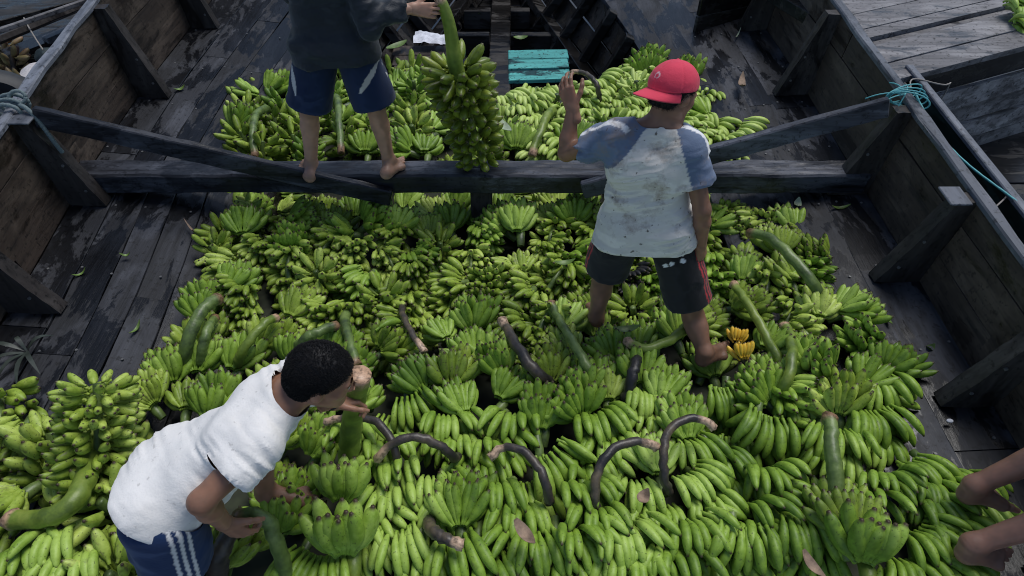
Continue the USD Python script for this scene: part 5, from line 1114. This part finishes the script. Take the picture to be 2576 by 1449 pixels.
for k in range(4): q = o + ey * 2.1 + ex * 1.4; obj('hull_plank', frame_box(A3(q[0], q[1], .30 - .42 * k), ex, ey, [2.7, .04, .41], .004), hold_wood, db)
# left: an open boat with loose boards
lb = thing('open_boat', 'neighbouring boat with loose weathered boards beyond the left gunwale', 'boat')
def bd(u0, v0, u1, v1, z, wd, th, m, name='board', tilt=0.0, ext=0.0):
    a, b = Pz(u0, v0, z), Pz(u1, v1, z); d = unit(b - a); a = a - d * ext; s = np.cross(d, [0, 0, 1]); s = unit(s + A3(0, 0, tilt))
    return obj(name, frame_box((a + b) / 2 - A3(0, 0, th / 2), b - a, s, [np.linalg.norm(b - a), wd, th], .006), m, lb)
bd(-90, 60, 210, -18, .18, .26, .05, hold_wood, ext=.4); bd(-90, 128, 205, 8, .30, .17, .05, rib_wood, tilt=.5, ext=.4); bd(-80, 97, 215, -4, .41, .03, .04, pale_wood, 'edge_strip', ext=.4)
bd(-40, 155, 235, 48, .10, .20, .05, deck_wood, ext=.3); bd(110, 95, 240, 40, .14, .09, .05, rail_wood); bd(30, 165, 215, 90, .02, .10, .05, hold_wood); bd(60, 178, 230, 105, -.05, .10, .05, hold_wood)
bd(90, 190, 195, 140, .0, .20, .05, pale_wood, 'pale_board')
for k in range(14): obj('floor_plank', box_mesh([-7.6, 2.6 + k * .5, -.60], [-3.22, 3.09 + k * .5, -.55], .006), hold_wood, lb)
for k in range(3): obj('side_plank', box_mesh([-3.22, 2.4, -1.3 + .36 * k], [-3.18, 6.2, -.95 + .36 * k], .006), hold_wood, lb)
# things in it
tp = Pz(128, 150, .12); gm = trimesh.creation.icosphere(3, .13); gv = gm.vertices * A3(.9, .8, .75); gv *= 1 + .30 * (meshkit.fbm(gv * 14, 3, 4) - .5)[:, None]
obj_t = obj('tarp_bundle', (gv + tp, gm.faces), tarp, smooth=True); tag(obj_t, 'dark bundled tarpaulin tied among the boards of the left boat', 'tarpaulin')
sk = Pz(100, 200, .14); gm = trimesh.creation.icosphere(3, 1.0); gv = gm.vertices * A3(.17, .24, .08); gv *= 1 + .7 * (meshkit.fbm(gv * 9, 3, 8) - .5)[:, None]
tag(obj('sack', (gv + sk, gm.faces), sack_cloth, smooth=True), 'crumpled whitish sack beside reddish bananas left of the boat', 'sack')
# tyre fender on the left
tc = Pz(-8, 262, .30); n_ = 40; tv_, tf_ = [], []
prof = [(.16, -.07), (.20, -.085), (.255, -.09), (.30, -.07), (.315, -.03), (.315, .03), (.30, .07), (.255, .09), (.20, .085), (.16, .07)]
for i in range(n_):
    a_ = 2 * math.pi * i / n_
    for r_, z_ in prof:
        rr = r_ * (1.0 + (.012 if i % 2 and r_ > .29 else 0)); tv_.append([rr * math.cos(a_), rr * math.sin(a_), z_])
m_ = len(prof)
for i in range(n_):
    for j in range(m_): j2 = (j + 1) % m_; i2 = (i + 1) % n_; tf_ += [[i * m_ + j, i2 * m_ + j, i2 * m_ + j2], [i * m_ + j, i2 * m_ + j2, i * m_ + j2]]
tm = trimesh.Trimesh(np.array(tv_), tf_, process=False); trimesh.repair.fix_normals(tm); tm.apply_transform(trimesh.transformations.rotation_matrix(.5, [0, 1, 0])); tm.apply_translation(tc)
tag(obj('tyre', tm, rubber, smooth=35), 'old black tyre hung between the boats at the left edge', 'tyre')
for i, (u, v, z, k, tn, lab) in enumerate(((28, 150, .12, 0, 20, 'reddish banana bunch at the left edge above the whitish sack'), (70, 215, .10, 1, 80, 'reddish banana bunch between the tyre and the left gunwale'), (10, 120, .05, 1, 150, 'small reddish bunch in the far left boat near the boards'), (40, 325, .05, 0, 40, 'yellowish bunch below the tyre outside the left gunwale'))):
    bunch(u, v, f'red_bunch_{k}', tn, 30, label=lab, pos=Pz(u, v, z), scale=1.1)
for (u, v, tn, lab) in ((2555, 8, 0, 'green bananas on the pale deck at the top right corner'),):
    bunch(u, v, 'drape_bunch_1', tn, label=lab, pos=Pz(u, v, .58))
# turquoise boards in the hold
tq = thing('painted_hatch', 'turquoise painted hatch of three worn boards in the hold', 'hatch')
c0, c1, c2, c3 = Pz(1278, 124, -.35), Pz(1424, 122, -.35), Pz(1440, 198, -.35), Pz(1280, 203, -.35)
for k in range(3):
    t0, t1 = k / 3 + .02, (k + 1) / 3 - .02; dz = A3(0, 0, gr.normal(0, .006)); j_ = gr.normal(0, .012)
    plank_between(lerp(c0, c3, t0) + dz, lerp(c1, c2, t0) + dz + [j_, 0, 0], lerp(c1, c2, t1) + dz + [j_, 0, 0], lerp(c0, c3, t1) + dz, .035, teal_paint, 'board', tq)
for t_ in (.12, .88): a, b = lerp(c0, c1, t_), lerp(c3, c2, t_); obj('batten', frame_box((a + b) / 2 - A3(0, 0, .07), b - a, [1, 0, 0], [np.linalg.norm(b - a), .07, .05], .004), hold_wood, tq)
for t_ in (.1, .9):
    for s_ in (.1, .9): q = lerp(lerp(c0, c1, t_), lerp(c3, c2, t_), s_); obj('leg', box_mesh([q[0] - .03, q[1] - .03, -.94], [q[0] + .03, q[1] + .03, -.447], .004), hold_wood, tq)
# rough brown board and rag in the hold
bb = thing('loose_board', 'dark brown rough boards lying in the hold behind the standing man', 'board')
for k in range(3):
    a = Pz(985, 190 - k * 26, -.45); b = Pz(1150, 190 - k * 26, -.45); plank_between(a, b, b + A3(0, .20, .0), a + A3(0, .20, 0), .05, wall_wood, 'board', bb)
gx_, gy_ = np.meshgrid(np.linspace(-.17, .17, 22), np.linspace(-.10, .10, 12), indexing='ij'); g_ = np.stack([gx_, gy_, 0 * gx_], -1).reshape(-1, 3)
hz = meshkit.fbm(g_ * 9 + 3, 3, 2); g_[:, 2] = .10 * hz; g_[:, :2] *= (1 + .5 * (meshkit.fbm(g_ * 6 + 9, 2, 6) - .5))[:, None]
I, J = np.meshgrid(np.arange(21), np.arange(11), indexing='ij'); qf = np.stack([I * 12 + J, (I + 1) * 12 + J, (I + 1) * 12 + J + 1, I * 12 + J + 1], -1).reshape(-1, 4)
tag(obj('rag', (g_ + Pz(1085, 105, -.40), qf), rag_cloth, smooth=True), 'crumpled white rag on the dark boards behind the held stalk', 'rag')
# leaf litter, one by one
def leaf(u, v, L, wd, az, m, label, z=None, curl=.03, name='leaf', cat_='leaf'):
    n = 9; t_ = np.linspace(0, 1, n); p = Pz(u, v, .0 if z is None else z); c_, s_ = math.cos(az), math.sin(az); vs = []
    for i, t in enumerate(t_):
        ww = wd * math.sin(math.pi * min(.98, .06 + t * .94)) ** .7
        for q in (-1, 0, 1): x, y, zz = (t - .5) * L, q * ww / 2, .006 + curl * (2 * t - 1) ** 2 + .25 * ww * abs(q); vs.append([p[0] + x * c_ - y * s_, p[1] + x * s_ + y * c_, p[2] + zz])
    f_ = []
    for i in range(n - 1):
        for q in range(2): k = i * 3 + q; f_ += [[k, k + 3, k + 4], [k, k + 4, k + 1]]
    vs = np.array(vs); o_ = len(vs); f_ = np.array(f_); vv = np.vstack([vs, vs - A3(0, 0, .0025)])
    return tag(obj(name, (vv, np.vstack([f_, f_[:, ::-1] + o_])), m, smooth=True), label, cat_)
leaf(2112, 526, .13, .028, .15, leaf_green, 'yellow-green leaf strip on the right deck below the right rib of the beam', z=-.03)
leaf(2005, 517, .10, .05, 1.2, leaf_pale, 'pale leaf scrap on the deck at the right end of the beam', z=-.06)
leaf(1865, 215, .22, .06, 1.35, leaf_dry, 'dry pinkish leaf sheath on the right deck behind the brace', z=.0, curl=.06)
leaf(1855, 90, .20, .012, 1.1, leaf_pale, 'thin pale straw on the upper right deck', z=.0)
leaf(2220, 790, .20, .03, 1.55, leaf_green, 'narrow green leaf on the right deck between two ribs', z=-.03)
leaf(2337, 880, .05, .04, .6, leaf_green, 'small yellow leaf bit on the right deck near the nearest rib', z=-.03)
leaf(205, 692, .08, .018, .9, leaf_green, 'small green leaf on the left deck beside the left rib', z=-.03)
leaf(345, 830, .10, .02, 1.4, leaf_green, 'small curled leaf on the dark left deck near the heap', z=-.08)
leaf(480, 575, .16, .012, 2.3, leaf_dry, 'dry stem scrap on the left deck by the heap', z=-.06)
leaf(320, 645, .06, .02, .3, leaf_green, 'tiny leaf on the left deck in front of the beam', z=-.03)
leaf(455, 228, .09, .04, .8, leaf_green, 'green leaf at the foot of the far left rib', z=-.03)
leaf(1265, 322, .20, .07, -1.0, leaf_pale, 'pale torn leaf hanging at the side of the held bunch', z=.38)
leaf(1575, 832, .15, .045, .15, leaf_green, 'green leaf sheath lying behind the torn brown stalk', z=.06)
leaf(1420, 665, .13, .04, .2, leaf_green, 'green leaf tip sticking out of the heap left of the capped man', z=.0)
leaf(1320, 1345, .12, .05, -.9, leaf_dry, 'dry pinkish leaf on the bananas below the pinkish cut stalk', z=.26)
leaf(1617, 1255, .07, .05, .9, leaf_dry, 'purple-brown leaf scrap beside the dark bent stalk', z=.26)
leaf(2040, 1425, .11, .04, -1.1, leaf_dry, 'dry brown leaf on the bananas at the bottom edge', z=.28)
leaf(1310, 100, .16, .09, .2, leaf_green, 'green leaf lying in the hold behind the turquoise hatch', z=-.66)
leaf(1215, 35, .16, .06, .9, leaf_green, 'yellow-green leaf on the keel timber at the top', z=-.76)
leaf(1000, 120, .26, .10, .8, leaf_green, 'yellowish leaves on the hold boards left of the rag', z=-.40)
sp = thing('leaf_sprig', 'green sprig of narrow leaves lying on the dark left deck', 'sprig')
sc_ = Pz(75, 890, -.02)
for k, (az, L) in enumerate(((-2.6, .20), (-1.9, .20), (-1.3, .24), (3.0, .24), (.8, .14), (-.8, .22), (2.4, .12))):
    n = 7; vs = []; c_, s_ = math.cos(az), math.sin(az)
    for t in np.linspace(0, 1, n):
        ww = .024 * math.sin(math.pi * (.08 + .9 * t)); x = t * L
        for q in (-1, 1): vs.append([sc_[0] + x * c_ - q * ww / 2 * s_, sc_[1] + x * s_ + q * ww / 2 * c_, sc_[2] + .008 + .05 * math.sin(t * 3) + .004 * k])
    f_ = np.array([[2 * i, 2 * i + 2, 2 * i + 3] for i in range(n - 1)] + [[2 * i, 2 * i + 3, 2 * i + 1] for i in range(n - 1)]); vs = np.array(vs)
    obj('blade', (np.vstack([vs, vs - A3(0, 0, .002)]), np.vstack([f_, f_[:, ::-1] + len(vs)])), leaf_dark, sp, smooth=True)
# loose bananas
for (u, v, z, m, tn, lab) in ((945, 832, .02, green_banana, .8, 'single bright green banana lying loose among the stalks mid heap'), (1780, 395, .06, green_banana, 0, 'loose green banana behind the right brace')):
    v_, f_, al = finger((0, 0, 0), (1, 0, .15), (0, 0, -1), .19, .022, 1.3); c_, s_ = math.cos(tn), math.sin(tn)
    p = on_pile(u, v, .13) if u < 1000 else Pz(u, v, z); v_ = np.stack([v_[:, 0] * c_ - v_[:, 1] * s_, v_[:, 0] * s_ + v_[:, 1] * c_, v_[:, 2]], 1) + p
    tag(obj('banana', (v_, f_), m, smooth=True, along=al), lab, 'banana')
# ropes
def rope(pts, r, m, name, label=None, parent=None, n=60, sides=7, twist=True):
    p = spline(pts, n); rr = r * (1 + .10 * np.sin(np.arange(n) * 2.2)) if twist else r
    v_, f_, al = tube(p, rr, sides); return obj(name, (v_, f_), m, parent, smooth=True)
def loop(cn, e1, e2, r1, r2, r, m, name, parent, a0=0, a1=2 * math.pi, n=40): return rope([cn + e1 * r1 * math.cos(a) + e2 * r2 * math.sin(a) for a in np.linspace(a0, a1, 14)], r, m, name, None, parent, n)
lr = thing('rope', 'grey-blue rope knotted round the left gunwale above the brace', 'rope')
g0 = A3(xL(3.40) - .075, 3.40, ztopL(3.4) + .02)
for k in range(3): loop(g0 + A3(.0, .05 * k - .02, .005 * k), A3(1, .12, 0), A3(0, .15, 1), .085, .055, .012, rope_grey, 'turn', lr)
rope([g0 + A3(.08, .02, .03), g0 + A3(.15, -.02, .02), g0 + A3(.20, -.05, -.08), g0 + A3(.22, -.06, -.19), g0 + A3(.23, -.06, -.25)], .013, rope_grey, 'tail', None, lr)
rope([g0 + A3(-.07, .0, .03), g0 + A3(-.06, -.12, .04), g0 + A3(-.05, -.30, .03), g0 + A3(-.08, -.48, .0), g0 + A3(-.10, -.6, -.1)], .013, rope_grey, 'lead', None, lr)
loop(g0 + A3(.06, .06, .06), A3(1, .2, 0), A3(0, .5, .8), .045, .04, .011, rope_grey, 'bight', lr)
rr_ = thing('string', 'turquoise string tied round the right gunwale at the brace, running along the green boat', 'string')
g1 = A3(xR(3.55) + .03, 3.56, ztopR(3.55) + .038)
for k in range(4): loop(g1 + A3(.0, .03 * k - .04, .0), A3(1, -.5 + .3 * k, 0), A3(0, .1, 1), .10 + .012 * k, .05, .0045, rope_teal, 'turn', rr_, n=30)
for (dx, dy, dz) in ((-.20, -.05, -.04), (-.24, .02, -.02), (-.12, -.10, -.26), (-.06, .14, .02), (.05, .16, -.01)): rope([g1 + A3(-.02, 0, .02), g1 + A3(dx * .5, dy * .5, .03 + dz * .3), g1 + A3(dx, dy, dz)], .004, rope_teal, 'loose_end', None, rr_, 16)
rope([g1 + A3(.05, .02, .02), A3(2.52, 3.42, .60), A3(2.66, 3.05, .50), A3(2.80, 2.75, .47), A3(2.83, 2.45, .46), A3(2.84, 1.9, .45)], .0065, rope_teal, 'line', None, rr_)
tg = thing('twine', 'thin pale twine lying from the right gunwale to the edge of the pale deck', 'twine')
rope([A3(2.50, 3.75, .64), A3(2.62, 3.86, .56), A3(2.75, 4.02, .52), A3(2.92, 3.98, .50), A3(3.05, 4.10, .44), A3(3.08, 4.14, .30), A3(2.98, 4.12, .2)], .005, rope_pale, 'strand', None, tg)
rope([A3(2.48, 2.62, .62), A3(2.62, 2.72, .46), A3(2.80, 2.86, .46)], .005, rope_pale, 'lashing', None, tg)
tn_ = thing('cord', 'thin cord slung over the boards of the left boat', 'cord')
rope([Pz(60, 45, .35), Pz(85, 90, .30), Pz(108, 125, .25)], .006, rope_pale, 'strand', None, tn_, 20)
# bits of dirt and paper on the wood
for (u, v, z, lab) in ((2388, 1060, .0, 'white paper fleck on the right deck near the gunwale boards'),):
    g = trimesh.creation.icosphere(1, .014); g.apply_scale([1.2, .8, .5]); g.apply_translation(Pz(u, v, z) + A3(0, 0, .006)); tag(obj('paper_fleck', g, rag_cloth), lab, 'fleck')

# ------------------------------------------------------------------ labels for the rest of the heap
MARKS = [((1180, 300), 'the bunch held on the beam'), ((1355, 165), 'the turquoise hatch'), ((1690, 215), 'the red cap'), ((1505, 790), "the capped man's left heel"), ((1795, 900), "the capped man's right foot"),
         ((1890, 900), 'the ripe yellow hand'), ((1212, 545), 'the post under the beam'), ((640, 495), 'the left brace'), ((800, 940), "the bent man's head"), ((745, 1245), "the bent man's bare foot"),
         ((390, 1350), "the bent man's shorts"), ((200, 1040), 'the tall bunch on the left pile'), ((2100, 1150), 'the straight thick stalk'), ((1735, 1100), 'the hooked brown stalk'), ((1530, 1170), 'the dark bent stalk'),
         ((1310, 1150), 'the pinkish cut stalk'), ((985, 1120), 'the two crossed brown stalks'), ((1985, 650), 'the long arched stalk'), ((1440, 860), 'the long slanting stalk'), ((1315, 880), 'the brown speckled stalk'),
         ((490, 820), 'the thick dark stalk'), ((2450, 1240), 'the bare feet at the edge'), ((790, 420), "the standing man's left foot"), ((1000, 420), "the standing man's right foot"), ((870, 1240), 'the plump upright hand'),
         ((1040, 820), 'the purplish pointing stalk'), ((890, 860), 'the hanging green stalk'), ((640, 340), 'the dark stalk behind the beam'), ((1365, 335), 'the bound leaning stalk'), ((100, 1300), 'the cut yellow-green stalk'),
         ((680, 1340), 'the stalk in the bent man\'s hand'), ((1910, 820), 'the long straight stalk'), ((1600, 950), 'the black rotten stalk'), ((1650, 870), 'the torn brown stalk'), ((2220, 680), 'the ribs along the right deck'), ((1870, 330), 'the right brace')]
LOOK = {'cascade': 'drooping hands of stubby bananas', 'cone': 'tall cone of bananas', 'drape': 'curved green bananas', 'fan': 'green fan of bananas', 'dusty_fan': 'dusty green fan of bananas', 'tier': 'dense dark-green bunch', 'small_tier': 'stubby-fingered green bunch', 'pale_drape': 'pale curved bananas', 'pale_tier': 'pale small-fingered bunch', 'plump_fan': 'plump green bananas'}
ORD = ['nearest', 'second', 'third', 'fourth', 'fifth', 'sixth', 'seventh', 'eighth', 'ninth', 'tenth', 'eleventh', 'twelfth']
slots = {}
for q in PLACED:
    if q[5]: continue
    u, v = proj(q[3]); (mu, mv), nm = min(MARKS, key=lambda m: np.hypot(m[0][0] - u, m[0][1] - v)); du, dv = u - mu, v - mv
    d_ = ('right of' if du > 0 else 'left of') if abs(du) > abs(dv) else ('in front of' if dv > 0 else 'behind')
    slots.setdefault((nm, d_), []).append((np.hypot(du, dv), q))
for (nm, d_), lst in slots.items():
    for k, (_, q) in enumerate(sorted(lst, key=lambda x: x[0])):
        lk = LOOK[q[2].split('_bunch')[0]]
        tag(q[4], f'{lk}, {ORD[min(k, 11)]} {d_} {nm}', None, 'green banana bunches heaped in the hold')
        q[5] = 1
